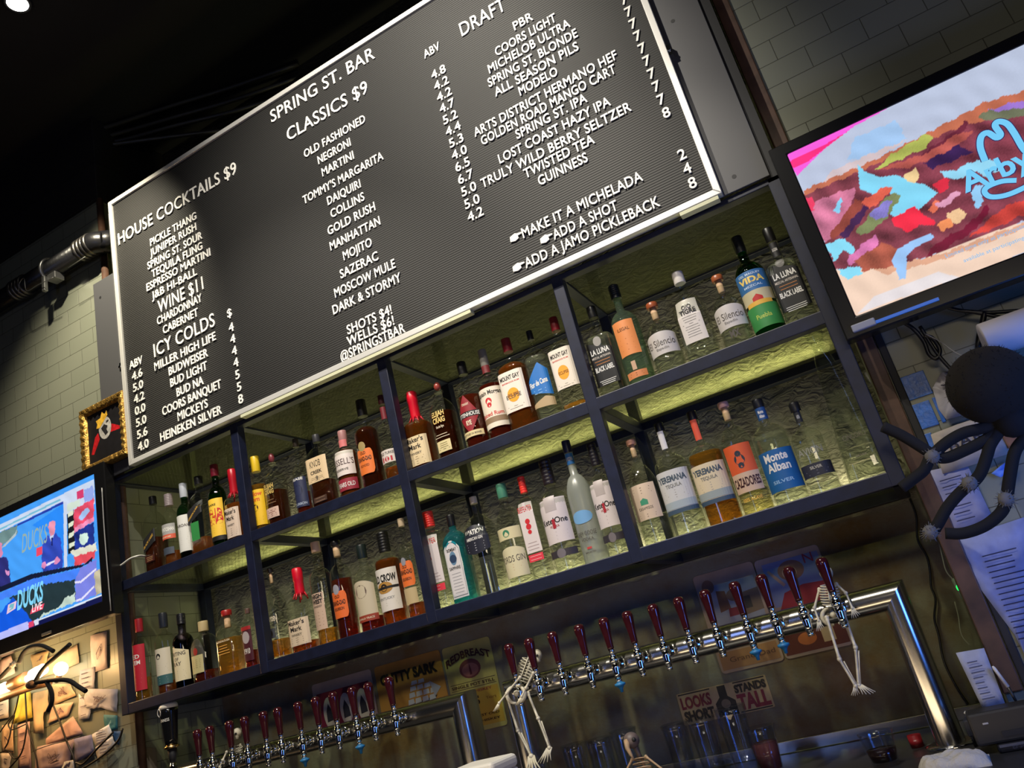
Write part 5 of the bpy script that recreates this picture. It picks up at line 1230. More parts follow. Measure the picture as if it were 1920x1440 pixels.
sign('tin_sign', 'faded pale tin sign with brown figures and a worn script foot, behind the tap handles', 0.328, 0.522, 1.164, 1.463, (158, 136, 130),
     [('sky', (136, 140, 170), rc(0.18, 0.30, 0.95, 0.86)), ('figure', (120, 82, 72), ell(0.20, 0.86, 0.10, 0.07)), ('figure', (104, 70, 62), [(0.28, 0.58), (0.46, 0.60), (0.44, 0.78), (0.30, 0.80)]), ('figure', (116, 88, 80), ell(0.56, 0.72, 0.12, 0.06)),
      ('crate', (112, 92, 84), [(0.62, 0.50), (0.96, 0.52), (0.96, 0.74), (0.62, 0.72)]), ('crate', (60, 54, 58), rc(0.66, 0.56, 0.80, 0.68)), ('figure', (120, 30, 48), [(0.40, 0.52), (0.60, 0.52), (0.58, 0.60), (0.42, 0.60)]), ('foot', (150, 110, 82), rc(0.04, 0.03, 0.96, 0.20))],
     [('Grand-Dad', 0.55, 0.12, 0.05, 0.72, (90, 60, 50), 0.0)])
sign('tin_sign', 'pale tin sign with a dancer in a red dress, behind the tap handles at the steel corner', 0.526, 0.723, 1.164, 1.458, (160, 142, 146),
     [('sky', (120, 130, 186), rc(0.10, 0.50, 0.96, 0.94)), ('dress', (150, 26, 50), [(0.12, 0.42), (0.98, 0.46), (0.98, 0.64), (0.60, 0.66), (0.30, 0.62)]), ('hair', (140, 96, 90), ell(0.50, 0.82, 0.20, 0.10)), ('face', (190, 150, 140), ell(0.47, 0.80, 0.11, 0.065)),
      ('arm', (190, 146, 136), [(0.14, 0.86), (0.18, 0.87), (0.36, 0.70), (0.32, 0.68)]), ('swirl', (206, 150, 160), ell(0.84, 0.54, 0.05, 0.035)), ('swirl', (150, 26, 50), ell(0.84, 0.54, 0.03, 0.02)), ('foot', (92, 34, 32), rc(0.03, 0.03, 0.97, 0.26)), ('foot', (186, 106, 60), ell(0.40, 0.15, 0.14, 0.06)), ('foot', (196, 176, 150), rc(0.62, 0.08, 0.80, 0.22))],
     [('N', 0.80, 0.90, 0.10, 0.14, (140, 36, 66), 0.0)])
sign('paper_sign', 'cream bumper sign in red and black capitals either side of a dark bottle', 0.168, 0.452, 1.046, 1.138, (176, 152, 120),
     [('bottle_picture', (30, 26, 28), [(0.40, 0.02), (0.62, 0.02), (0.62, 0.45), (0.55, 0.62), (0.55, 0.97), (0.46, 0.97), (0.46, 0.62), (0.40, 0.45)]), ('bottle_picture', (110, 96, 84), ell(0.51, 0.40, 0.05, 0.14)),
      ('rule', (34, 26, 28), rc(0.02, 0.93, 0.38, 0.97)), ('rule', (34, 26, 28), rc(0.64, 0.94, 0.98, 0.98)), ('rule', (34, 26, 28), rc(0.64, 0.03, 0.98, 0.07))],
     [('LOOKS', 0.20, 0.68, 0.36, 0.34, (112, 24, 48), 0.04), ('SHORT', 0.20, 0.26, 0.30, 0.34, (34, 26, 28), 0.06), ('STANDS', 0.81, 0.77, 0.24, 0.34, (34, 26, 28), 0.06), ('TALL', 0.81, 0.36, 0.46, 0.34, (122, 22, 52), 0.05)], 0.004)

# ------------------------------------------------------------------ skeletons
def bones(name, lb, loc):
    return thing(name, lb, 'skeleton', loc)
def bone(mb, a, b, r=0.0035, k=1.7):
    a, b = Vector(a), Vector(b)
    mb.tube([a, a + (b - a) * 0.12, a + (b - a) * 0.5, a + (b - a) * 0.88, b], [r * k, r * 1.1, r, r * 1.1, r * k], 8)
    mb.ball(a, r * k * 1.05, 8); mb.ball(b, r * k * 1.05, 8)
def hand_bones(mb, w, d, spread, s=1.0, n=5):
    """Palm fan with fingers from wrist w towards d."""
    w, d, sp = Vector(w), Vector(d).normalized(), Vector(spread).normalized()
    for i in range(n):
        o = (i - (n - 1) / 2)
        q = d * 1.0 + sp * o * 0.27
        l = (0.026 - 0.002 * abs(o - 0.3)) * s
        mb.tube([w + sp * o * 0.002 * s, w + q * l * 0.5, w + q * l + Vector((0, 0, -0.002 * s))], [0.0017 * s, 0.0014 * s, 0.0008 * s], 6)
    mb.ball(w, 0.004 * s, 8)
def skull(t, c, r, face=(0, -1, 0)):
    c = Vector(c); f = Vector(face).normalized(); side = Vector((0, 0, 1)).cross(f).normalized()
    m = MB().ball(c, r, 16, 0, 0.9, 1.05, 1.0)
    m.lathe([(r * 0.42, -r * 1.25), (r * 0.52, -r * 1.1), (r * 0.6, -r * 0.7), (r * 0.62, -r * 0.3)], c + f * r * 0.35, 12)
    m.build('skull', M_BONE, t)
    for s_ in (-1, 1):
        MB().ball(c + f * r * 0.82 + side * s_ * r * 0.38 + Vector((0, 0, -r * 0.12)), r * 0.24, 10).build('eye_socket', M_BLACK, t)
def ribs(t, top, bot, w, fwd=(0, -1, 0), n=8, r=0.0018):
    top, bot = Vector(top), Vector(bot); f = Vector(fwd).normalized()
    ax = (bot - top).normalized(); side = ax.cross(f).normalized()
    m = MB().tube([top + (bot - top) * k / 8 - f * w * 0.35 for k in range(9)], 0.0035, 8)
    m.tube([top + (bot - top) * k / 8 * 0.6 + f * w * 0.42 for k in range(9)], 0.0022, 6)
    m.build('spine', M_BONE, t)
    for k in range(n):
        p = top + (bot - top) * (0.06 + 0.68 * k / n)
        ww = w * (0.72 + 0.28 * math.sin(math.pi * (k + 1) / (n + 1)))
        pts = [p - f * w * 0.35 * math.cos(a) * 1.0 + side * ww * 0.5 * math.sin(a) + f * 0.0 + ax * 0.006 * math.sin(a / 2) for a in [2 * math.pi * q / 18 for q in range(19)]]
        MB().tube(pts, r, 6).build('rib', M_BONE, t)
def leg(t, hip, knee, ank, toe, r=0.0036):
    m = MB(); bone(m, hip, knee, r); m.build('thigh_bone', M_BONE, t)
    m = MB(); bone(m, knee, ank, r * 0.9, 1.6)
    off = Vector((r * 2.0, 0.0, 0.0)); a, b = Vector(knee) + off, Vector(ank) + off * 0.6
    m.tube([a + (b - a) * 0.1, a + (b - a) * 0.5, b], [r * 0.5, r * 0.4, r * 0.6], 6); m.build('shin_bone', M_BONE, t)
    m = MB(); d = Vector(toe) - Vector(ank)
    m.ball(ank, r * 1.6, 8); hand_bones(m, ank, d, (1, 0.3, 0), d.length / 0.026)
    m.build('foot', M_BONE, t)
def arm(t, sh, el, wr, d, sp, r=0.003):
    m = MB(); bone(m, sh, el, r); bone(m, el, wr, r * 0.85)
    m.build('arm_bone', M_BONE, t)
    m = MB(); hand_bones(m, wr, d, sp, 0.95); m.build('hand', M_BONE, t)
def pelvis(t, c, w):
    c = Vector(c); m = MB()
    for s_ in (-1, 1):
        m.tube([c + Vector((s_ * w * (0.12 + 0.42 * math.sin(a)), -0.004 * math.sin(a), w * 0.42 * math.cos(a) - w * 0.05)) for a in [math.pi * q / 10 for q in range(11)]], [0.003 + 0.003 * math.sin(math.pi * q / 10) for q in range(11)], 8)
    m.ball(c, w * 0.16, 8)
    m.build('pelvis', M_BONE, t)

# seated on the cross bar by the last tap, legs hanging
ysk = 0.055
A = lambda a, b, y=ysk: at(a, b, y)
t = bones('skeleton', 'small plastic skeleton hanging behind the last tap with long dangling legs', A(1562, 1150))
pelvis(t, A(1562, 1153, 0.06), 0.05)
ribs(t, A(1553, 1092, 0.085), A(1560, 1150, 0.075), 0.05)
skull(t, A(1549, 1074, 0.085), 0.019)
leg(t, A(1550, 1158, 0.045), A(1574, 1236, 0.03), A(1604, 1286, 0.035), A(1603, 1304, 0.03))
leg(t, A(1582, 1150, 0.05), A(1604, 1214, 0.035), A(1610, 1284, 0.04), A(1632, 1300, 0.03))
arm(t, A(1568, 1095, 0.085), A(1586, 1112, 0.07), A(1598, 1140, 0.06), A(1607, 1162, 0.05) - A(1598, 1140, 0.06), (1, 0, 0.25))
arm(t, A(1536, 1105, 0.08), A(1527, 1140, 0.06), A(1535, 1164, 0.05), A(1538, 1184, 0.04) - A(1535, 1164, 0.05), (1, 0, 0.25))
# draped over the first taps of the same tower
t = bones('skeleton', 'small plastic skeleton draped over the first taps of the steel tower, legs hanging', A(965, 1300))
pelvis(t, A(968, 1300, 0.015), 0.055)
ribs(t, A(995, 1232, 0.09), A(972, 1294, 0.06), 0.055, (0.2, -1, 0.1))
skull(t, A(1007, 1228, 0.10), 0.017)
leg(t, A(990, 1300, 0.03), A(1009, 1347, 0.02), A(1030, 1402, 0.02), A(1018, 1430, 0.0))
leg(t, A(950, 1304, 0.03), A(971, 1370, 0.03), A(996, 1418, 0.03), A(1000, 1450, 0.0))
arm(t, A(975, 1270, 0.0), A(950, 1300, -0.005), A(936, 1318, -0.01), A(927, 1335, -0.015) - A(936, 1318, -0.01), (1, 0, 0.2))
arm(t, A(1000, 1262, 0.0), A(986, 1290, -0.005), A(978, 1306, -0.01), A(972, 1318, -0.015) - A(978, 1306, -0.01), (1, 0, 0.2))
# among the far taps
t = bones('skeleton', 'small plastic skeleton peering between two taps of the far tower', A(442, 1400))
skull(t, A(445, 1374, 0.09), 0.017)
ribs(t, A(444, 1396, 0.075), A(440, 1446, 0.075), 0.05)
arm(t, A(425, 1410, 0.02), A(418, 1425, 0.01), A(412, 1438, 0.005), (-0.2, -0.1, -1), (1, 0, 0.2))

# crow skeleton on the counter
bc = at(1184, 1388, -0.02)
t = thing('bird_skeleton', 'plastic crow skeleton with a grey skull standing before the pint glasses', 'bird skeleton', (bc.x, bc.y, ZC))
M_BB = mat('old_bone', (0.40, 0.27, 0.16), 0.55, noise=(50, 0.25))
M_SK = mat('grey_skull', (0.13, 0.10, 0.095), 0.5, noise=(40, 0.2))
MB().ball(bc, 0.022, 18, 0, 1.0, 1.0, 0.95).build('skull', M_SK, t)
MB().tube([bc + Vector((-0.008, -0.014, 0.002)), bc + Vector((-0.006, -0.028, -0.014)), bc + Vector((0.0, -0.030, -0.032)), bc + Vector((0.004, -0.028, -0.046))], [0.009, 0.0065, 0.0042, 0.001], 10).build('beak', M_BB, t)
MB().ball(bc + Vector((0.013, -0.016, 0.002)), 0.0062, 10).build('eye_socket', M_BLACK, t)
MB().tube([bc + Vector((0.004, 0.004, -0.015)), bc + Vector((0.007, 0.006, -0.035)), bc + Vector((0.008, 0.008, -0.05))], [0.007, 0.006, 0.008], 10).build('neck', M_SK, t)
for k in range(7):
    z = -0.05 - 0.011 * k; w_ = 0.016 + 0.010 * math.sin(math.pi * (k + 1.5) / 9)
    MB().tube([bc + Vector((0.008 + w_ * math.sin(a), 0.008 - w_ * 0.8 * math.cos(a), z + 0.005 * math.cos(a))) for a in [2 * math.pi * q / 16 for q in range(17)]], 0.0016, 6).build('rib', M_BB, t)
MB().tube([bc + Vector((0.008, 0.022, -0.05)), bc + Vector((0.008, 0.024, -0.13))], 0.004, 8).build('spine', M_BB, t)
for s_ in (-1, 1):
    m = MB(); bone(m, bc + Vector((0.008 + s_ * 0.02, 0.0, -0.046)), bc + Vector((0.008 + s_ * 0.062, -0.005, -0.088)), 0.0028); bone(m, bc + Vector((0.008 + s_ * 0.062, -0.005, -0.088)), bc + Vector((0.008 + s_ * 0.05, 0.0, -0.13)), 0.0022)
    m.build('wing_bone', M_BB, t)
    MB().tube([bc + Vector((0.008 + s_ * 0.012, 0.015, -0.12)), (bc.x + 0.008 + s_ * 0.014, bc.y, ZC + 0.002)], 0.0025, 6).build('leg_bone', M_BB, t)

# ------------------------------------------------------------------ glasses and oddments on the counter
G_PINT = glass('pint_glass', (0.86, 0.88, 0.92))
def pint(a, b, Y, lb, r=0.041, drink=None, lev=0.5):
    p = at(a, b, Y); h = p.z - ZC
    t = thing('pint_glass', lb, 'glass', (p.x, Y, ZC), 'pint glasses on the back counter')
    prof = [(r * 0.70, 0.0005), (r * 0.72, 0.004), (r * 0.95, h * 0.9), (r, h), (r - 0.002, h), (r * 0.95 - 0.0025, h * 0.9), (r * 0.72 - 0.0025, 0.012), (0.0004, 0.012)]
    MB().lathe(prof, (p.x, Y, ZC), 28).build('tumbler', G_PINT, t)
    if drink:
        zl = h * lev
        MB().lathe([(r * 0.68, 0.0125), ((r * 0.72 + (r * 0.95 - r * 0.72) * zl / (h * 0.9)) * 0.955, zl), (0.0004, zl)], (p.x, Y, ZC), 26).build('drink', drink, t)
    return t
GL = [(1074, 1394, 0.20, 'empty pint glass, first of the row on the counter, beside the hanging skeleton foot'), (1121, 1384, 0.20, 'empty pint glass, second of the row on the counter'), (1166, 1367, 0.20, 'empty pint glass behind the crow skeleton'),
      (1262, 1356, 0.24, 'empty pint glass, fourth of the row, below the bumper sign letters'), (1312, 1345, 0.17, 'empty pint glass in front of the bumper sign')]
for a, b, Y, lb in GL: pint(a, b, Y, lb)
pint(1366, 1324, 0.12, 'taller empty pint glass with blue glints before the bumper sign bottle', 0.043)
pint(1422, 1362, 0.20, 'pint glass half filled with a pink drink', 0.043, glass('pink_drink', (0.45, 0.16, 0.16), body=0.45), 0.66)
pint(1640, 1372, 0.03, 'short glass of dark brown beer by the steel upright', 0.043, glass('dark_beer', (0.10, 0.02, 0.008), body=0.25), 0.50)

M_FOAM = mat('white_foam', (0.80, 0.77, 0.70), 0.6)
bx = at(905, 1428, -0.2)
for i, z in enumerate((ZC + 0.0005, ZC + 0.0665, ZC + 0.1325)):
    zt = 0.065
    if i == 2: zt = max(0.05, bx.z - z)
    x0 = bx.x - 0.075 + (0.012 if i == 1 else 0.0)
    t = thing('takeout_box', ('white foam box, topmost of the stack on the counter', 'white foam box, middle of the stack on the counter', 'white foam box, lowest of the stack on the counter')[2 - i], 'box', (x0 + 0.07, -0.2, z))
    bevel(MB().box(x0, x0 + 0.14, -0.27, -0.13, z, z + zt * 0.6).build('tray', M_FOAM, t), 0.006, 3)
    bevel(MB().box(x0 - 0.003, x0 + 0.143, -0.273, -0.127, z + zt * 0.6, z + zt).build('lid', M_FOAM, t), 0.012, 3)
# crumpled bar towel
cb = at(1785, 1412, -0.1)
rnd = random.Random(4)
v, f = [], []
nu, nv = 22, 14
for j in range(nv + 1):
    for i in range(nu + 1):
        u, w = i / nu * 2 - 1, j / nv * 2 - 1
        e = max(0.0, 1 - (abs(u) ** 2.6 + abs(w) ** 2.6))
        z = ZC + 0.001 + (cb.z - ZC) * min(1.0, e * 1.7) ** 0.6 * (0.9 + 0.1 * math.sin(u * 7 + w * 3)) + 0.004 * math.sin(u * 13 - w * 8) * e
        v.append((cb.x - 0.006 + u * 0.075, -0.1 + w * 0.06, max(ZC + 0.001, z)))
for j in range(nv):
    for i in range(nu):
        b = j * (nu + 1) + i; f.append((b, b + 1, b + nu + 2, b + nu + 1))
tw = MB().add(v, f, 0, True).build('bar_towel', mat('towel_white', (0.66, 0.62, 0.54), 0.9, bump=(120, 0.4)))
sd = tw.modifiers.new('thick', 'SOLIDIFY'); sd.thickness = 0.003
tag(tw, 'crumpled white bar towel at the foot of the steel upright', 'towel')
q = at(1718, 1392, 0.2)
t = thing('red_stopper', 'small dark red stopper on the counter beside the steel upright', 'stopper', (q.x, 0.2, ZC))
MB().lathe([(0.016, 0.0005), (0.017, 0.03), (0.013, q.z - ZC), (0.0004, q.z - ZC + 0.002)], (q.x, 0.2, ZC), 16).build('stopper_body', mat('red_cap', (0.22, 0.01, 0.015), 0.35), t)

# ------------------------------------------------------------------ above and beside the board
lp = atz(33, 8, 4.385)
t = thing('ceiling_spotlight', 'small round ceiling spotlight shining in the dark ceiling corner', 'ceiling light', (lp.x, lp.y, 4.4))
MB().lathe([(0.055, 4.399), (0.058, 4.392), (0.05, 4.386), (0.042, 4.388)], (lp.x, lp.y, 0), 24).build('trim_ring', M_BLACK, t)
MB().lathe([(0.041, 4.388), (0.03, 4.379), (0.0004, 4.376)], (lp.x, lp.y, 0), 20).build('lens', emis('spot_lens', (1.0, 0.97, 0.9), 14.0), t)

PIPE_Y = 0.005
pa, pb = at(-60, 592, PIPE_Y), at(160, 468, PIPE_Y)
zc = (at(0, 566, PIPE_Y).z + at(130, 484, PIPE_Y).z) / 2
xe = at(182, 455, PIPE_Y).x
t = thing('drain_pipe', 'thick black drain pipe with clamps running along the top of the left tiles', 'pipe', (xe, PIPE_Y, zc))
M_PIPE = mat('black_iron', (0.010, 0.010, 0.012), 0.32, bump=(60, 0.1))
MB().tube([(-3.6, PIPE_Y, zc), (xe - 0.06, PIPE_Y, zc)], 0.046, 24).build('pipe_run', M_PIPE, t)
MB().tube(smooth_path([(xe - 0.07, PIPE_Y, zc), (xe - 0.02, PIPE_Y + 0.004, zc), (xe + 0.012, PIPE_Y + 0.03, zc), (xe + 0.03, PIPE_Y + 0.07, zc), (xe + 0.036, YW - 0.01, zc)], 6), 0.052, 24).build('elbow', M_PIPE, t)
for x in (xe - 0.115, at(30, 548, PIPE_Y).x):
    m = MB()
    for k in range(4): m.lathe([(0.047, 0), (0.054, 0.004), (0.054, 0.017), (0.047, 0.021)], (x + 0.024 * k, PIPE_Y, zc), 22, axis='x')
    m.build('clamp_sleeve', mat('clamp_steel', (0.16, 0.15, 0.14), 0.35, metal=0.9), t)
hx = at(95, 505, PIPE_Y).x
m = MB().tube([(hx + 0.012 * math.sin(a), PIPE_Y - 0.052 * math.cos(a), zc + 0.052 * math.sin(a)) for a in [math.radians(-60 + 12 * k) for k in range(16)]], 0.009, 8)
m.build('pipe_hanger', mat('zinc', (0.42, 0.42, 0.42), 0.35, metal=0.9), t)
m = MB().box(hx + 0.02, hx + 0.075, -0.03, 0.02, zc - 0.085, zc - 0.05).box(hx - 0.008, hx + 0.012, -0.04, -0.02, zc - 0.13, zc - 0.05)
bevel(m.build('bracket', mat('zinc', (0.42, 0.42, 0.42), 0.35), t), 0.003)
w0 = [(35, 545), (37, 530), (45, 522), (50, 545), (70, 535), (100, 520)]
MB().tube(smooth_path([at(a, b, -0.055) for a, b in w0], 6), 0.0018, 6).build('tie_wire', mat('zinc', (0.42, 0.42, 0.42), 0.35), t)
MB().tube([at(128, 502, -0.052), at(160, 481, -0.052)], 0.0014, 6).build('tie_wire', mat('zinc', (0.42, 0.42, 0.42), 0.35), t)

# four black conduits sweeping under the ceiling
M_COND = mat('conduit', (0.05, 0.05, 0.05), 0.35, metal=0.3)
for k, (pts, nm) in enumerate((([(40, 345), (120, 275), (145, 256), (220, 232), (330, 196), (430, 165), (560, 120)], 'uppermost'), ([(60, 350), (130, 290), (160, 268), (240, 245), (340, 216), (440, 187), (560, 145)], 'second'),
                               ([(80, 352), (140, 298), (172, 275), (240, 260), (330, 235), (440, 208), (560, 170)], 'third'), ([(100, 350), (150, 300), (175, 278), (240, 267), (330, 255), (420, 244), (520, 232)], 'lowest'))):
    zz = 4.375 - 0.026 * k
    tag(MB().tube(smooth_path([atz(a, b, zz) for a, b in pts], 5), 0.011, 8).build('conduit', M_COND), nm + ' of the four thin black conduits curving across the dark ceiling', 'conduit', 'ceiling conduits')

# gilt frame with a portrait, hung at the end of the board
YP = -0.052
F4 = [at(151, 889, YP), at(233, 853, YP), at(229, 734, YP), at(147, 767, YP)]
fx0, fx1, fz0, fz1 = (F4[0].x + F4[3].x) / 2, (F4[1].x + F4[2].x) / 2, (F4[0].z + F4[1].z) / 2, (F4[2].z + F4[3].z) / 2
t = thing('framed_portrait', 'small portrait of a crowned figure in a carved gilt frame beside the board', 'picture', ((fx0 + fx1) / 2, YP, fz0))
M_GILT = mat('gilt', (0.52, 0.30, 0.07), 0.32, metal=0.75, noise=(70, 0.35), bump=(160, 0.5))
b_ = 0.034
IN = [(fx0 + b_, fz0 + b_), (fx1 - b_, fz0 + b_), (fx1 - b_, fz1 - b_), (fx0 + b_, fz1 - b_)]
OU = [(fx0, fz0), (fx1, fz0), (fx1, fz1), (fx0, fz1)]
for k in range(4):
    j = (k + 1) % 4
    m = MB()
    rows = []
    for s_, d_ in ((0.0, 0.034), (0.0, 0.006), (0.18, 0.0), (0.42, 0.006), (0.62, 0.002), (0.85, 0.010), (1.0, 0.020)):
        row = []
        n_ = 28
        for q in range(n_ + 1):
            a = q / n_
            o0 = (OU[k][0] + (OU[j][0] - OU[k][0]) * a, OU[k][1] + (OU[j][1] - OU[k][1]) * a)
            i0 = (IN[k][0] + (IN[j][0] - IN[k][0]) * a, IN[k][1] + (IN[j][1] - IN[k][1]) * a)
            dd = d_ + (0.0035 * math.sin(q * 1.9) if 0.1 < s_ < 0.7 else 0)
            row.append((o0[0] + (i0[0] - o0[0]) * s_, YP + dd, o0[1] + (i0[1] - o0[1]) * s_))
        rows.append(row)
    nq = len(rows[0])
    m.add([p for r_ in rows for p in r_], [(r_ * nq + q, r_ * nq + q + 1, (r_ + 1) * nq + q + 1, (r_ + 1) * nq + q) for r_ in range(len(rows) - 1) for q in range(nq - 1)], 0, True)
    m.build('frame_side', M_GILT, t)
MB().box(fx0 + 0.002, fx1 - 0.002, YP + 0.018, YP + 0.034, fz0 + 0.002, fz1 - 0.002).build('canvas', col((22, 20, 24), 0.5, noise=(30, 0.3)), t)
pw, ph = fx1 - fx0 - 2 * b_, fz1 - fz0 - 2 * b_
def paint(nm, c_, poly, lay):
    MB().add([(fx0 + b_ + u * pw, YP + 0.0178 - 0.0003 * lay, fz0 + b_ + v * ph) for u, v in poly], [tuple(range(len(poly)))]).build(nm, col(c_, 0.5, noise=(80, 0.3)), t)
paint('cloak', (186, 22, 30), [(0.06, 0.18), (0.14, 0.16), (0.34, 0.42), (0.30, 0.56), (0.20, 0.50)], 0)
paint('cloak', (196, 24, 34), [(0.66, 0.46), (0.96, 0.44), (0.96, 0.50), (0.72, 0.62)], 0)
paint('face', (176, 172, 166), [(0.62 + 0.0 + 0.19 * math.cos(-6.2832 * k / 22) - 0.10, 0.60 + 0.23 * math.sin(-6.2832 * k / 22)) for k in range(22)][::-1], 1)
paint('shade', (38, 36, 38), [(0.40 + 0.0, 0.62), (0.48, 0.50), (0.52, 0.44), (0.60, 0.48), (0.56, 0.56), (0.60, 0.62), (0.50, 0.68)], 2)
paint('shade', (40, 38, 40), [(0.56, 0.68), (0.64, 0.70), (0.64, 0.74), (0.57, 0.73)], 2)
paint('crown', (216, 168, 52), [(0.26, 0.66), (0.36, 0.64), (0.62, 0.84), (0.60, 0.94), (0.54, 0.88), (0.46, 0.96), (0.40, 0.84), (0.26, 0.82), (0.30, 0.74)], 3)

# ------------------------------------------------------------------ lamp bar, toy spider and paper notes on the left wall
WARM = (1.0, 0.56, 0.20)
YL = -0.03
t = thing('lamp_bar', 'brown lamp bar with glowing warm tube bulbs and one round bulb, below the sports studio screen', 'lamp', at(40, 1292, YL))
M_BROWN = mat('brown_tube', (0.10, 0.055, 0.03), 0.45)
MB().tube([at(-70, 1336, YL), at(0, 1309, YL), at(60, 1287, YL), at(92, 1279, YL)], 0.016, 14).build('bar', M_BROWN, t)
MB().tube([at(21, 1284, YL - 0.005), at(49, 1270, YL - 0.005)], 0.024, 14).build('socket', M_BROWN, t)
M_BULB = emis('bulb_glow', (1.0, 0.80, 0.48), 16.0)
MB().tube(smooth_path([at(-40, 1306, YL), at(-10, 1298, YL), at(19, 1285, YL)], 4), [0.016] * 4 + [0.022] * 4 + [0.014], 14).build('tube_bulb', M_BULB, t)
MB().tube(smooth_path([at(50, 1274, YL), at(62, 1266, YL), at(74, 1259, YL), at(84, 1253, YL)], 4), [0.014] * 4 + [0.024] * 4 + [0.022] * 4 + [0.006], 14).build('tube_bulb', M_BULB, t)
gb = at(114, 1254, YL)
MB().ball(gb, 0.0265, 18).build('round_bulb', M_BULB, t)
MB().tube([gb + Vector((-0.02, 0.012, -0.012)), gb + Vector((-0.06, 0.02, -0.035))], 0.012, 12).build('bulb_socket', M_BROWN, t)
for q, e_ in ((gb + Vector((0, -0.05, 0.0)), 3.2), (at(30, 1280, YL - 0.06), 3.6), (at(-40, 1310, YL - 0.06), 3.0)):
    d = bpy.data.lights.new('bulb_light', 'POINT'); d.energy = e_; d.color = WARM; d.shadow_soft_size = 0.03
    o = bpy.data.objects.new('bulb_light', d); COL.objects.link(o); o.location = q

M_FUZZ = mat('black_fuzz', (0.006, 0.006, 0.007), 0.9)
M_GREYFUZZ = mat('grey_tuft', (0.17, 0.165, 0.16), 0.95)
def spider_leg(t, pts, Y, r):
    MB().tube(smooth_path([at(a, b, Y) for a, b in pts], 6), r, 10).build('leg', M_FUZZ, t)
def tuft(t, a, b, Y, r, seed=0):
    rr = random.Random(seed); c = at(a, b, Y); m = MB().ball(c, r * 0.8, 12)
    for k in range(60):
        d = Vector((rr.gauss(0, 1), rr.gauss(0, 1), rr.gauss(0, 1))).normalized()
        m.tube([c + d * r * 0.5, c + d * r * rr.uniform(0.95, 1.25)], [0.0016, 0.0004], 4)
    m.build('leg_tuft', M_GREYFUZZ, t)
YQ = -0.095
t = thing('toy_spider', 'black toy spider with bent rubber legs climbing over the glowing lamp bar', 'toy spider', at(62, 1282, YQ))
MB().ball(at(60, 1283, YQ), 0.022, 16, 0, 1.3, 1, 0.8).build('body', mat('brown_fuzz', (0.09, 0.05, 0.03), 0.9), t)
for pts in ([(-20, 1282), (0, 1270), (16, 1254), (25, 1245)], [(35, 1243), (44, 1224), (58, 1213), (78, 1211), (100, 1221)], [(64, 1281), (80, 1255), (104, 1232), (131, 1208)], [(62, 1281), (100, 1275), (128, 1276), (148, 1288), (161, 1296)], [(88, 1279), (96, 1296), (97, 1316), (90, 1333)]):
    spider_leg(t, pts, YQ, 0.0085)
tuft(t, 24, 1246, YQ, 0.014, 3); tuft(t, 56, 1283, YQ - 0.01, 0.014, 4)

NOTE_N = [0]
def note(lb, pts, c_, name='paper_note', cat='note', grp='paper notes pinned on the left tiles', scr=None, Y=None, wr=0.004, ink=(90, 70, 80), seed=None):
    """A slightly curled sheet with pen marks."""
    NOTE_N[0] += 1
    Y = YB - 0.004 - 0.0016 * (NOTE_N[0] % 9) if Y is None else Y
    rr = random.Random(NOTE_N[0] if seed is None else seed)
    P = [at(a, b, Y) for a, b in pts]
    t = thing(name, lb, cat, sum(P, Vector()) / len(P), grp)
    n = len(P)
    c = sum(P, Vector()) / n
    # fan with two rings so that the sheet can buckle
    ring = []
    for k in range(n):
        for s_ in range(4): ring.append(P[k] + (P[(k + 1) % n] - P[k]) * s_ / 4)
    m_ = len(ring)
    mid = [c + (p - c) * 0.55 for p in ring]
    j_ = lambda p, q: (p.x, p.y - abs(rr.uniform(0, wr)) * q, p.z)
    v = [j_(p, 1.0) for p in ring] + [j_(p, 0.6) for p in mid] + [(c.x, c.y - wr * 0.3, c.z)]
    f = [(k, (k + 1) % m_, m_ + (k + 1) % m_, m_ + k) for k in range(m_)] + [(m_ + k, m_ + (k + 1) % m_, 2 * m_) for k in range(m_)]
    sh = MB().add(v, [q[::-1] for q in f], 0, True).build('sheet', col(c_, 0.7, noise=(25, 0.15)), t)
    s2 = sh.modifiers.new('thick', 'SOLIDIFY'); s2.thickness = 0.0006
    if scr:
        x0, x1 = min(p.x for p in P), max(p.x for p in P); z0, z1 = min(p.z for p in P), max(p.z for p in P)
        mb = MB(); yy = Y - wr - 0.0012
        w_, h_ = x1 - x0, z1 - z0
        if scr[0] == 'lines':
            for k in range(scr[1]):
                z = z1 - h_ * (0.2 + 0.62 * k / max(1, scr[1] - 1)); a = x0 + w_ * 0.24; b = a + w_ * rr.uniform(0.3, 0.5)
                mb.add([(a, yy, z - 0.0012), (b, yy, z - 0.0012), (b, yy, z + 0.0012), (a, yy, z + 0.0012)], [(0, 1, 2, 3)])
        elif scr[0] == 'text':
            V, F = text2d(scr[1], scr[2], None, 0.0, cx=(x0 + x1) / 2, z=z0 + h_ * 0.4); mb.add([(a, yy, b + 0.06 * (a - x0)) for a, b in V], F)
        else:                                      # a loose pen drawing
            q = [(x0 + w_ * rr.uniform(0.3, 0.7), z0 + h_ * rr.uniform(0.3, 0.75)) for _ in range(scr[1])]
            pth = smooth_path([(a, yy, b) for a, b in q], 5)
            for k in range(len(pth) - 1):
                d = (pth[k + 1] - pth[k]); nn = Vector((-d.z, 0, d.x)).normalized() * 0.0011
                mb.add([pth[k] - nn, pth[k + 1] - nn, pth[k + 1] + nn, pth[k] + nn], [(0, 1, 2, 3)])
        mb.build('pen_marks', col(ink, 0.7), t)
    return t
CRM, PNK, GRY = (205, 190, 178), (200, 172, 166), (186, 182, 190)
note('narrow pale card with a small bird drawing, pinned high beside the rack post', [(170, 1192), (201, 1183), (202, 1253), (172, 1262)], (206, 186, 184), scr=('draw', 9))
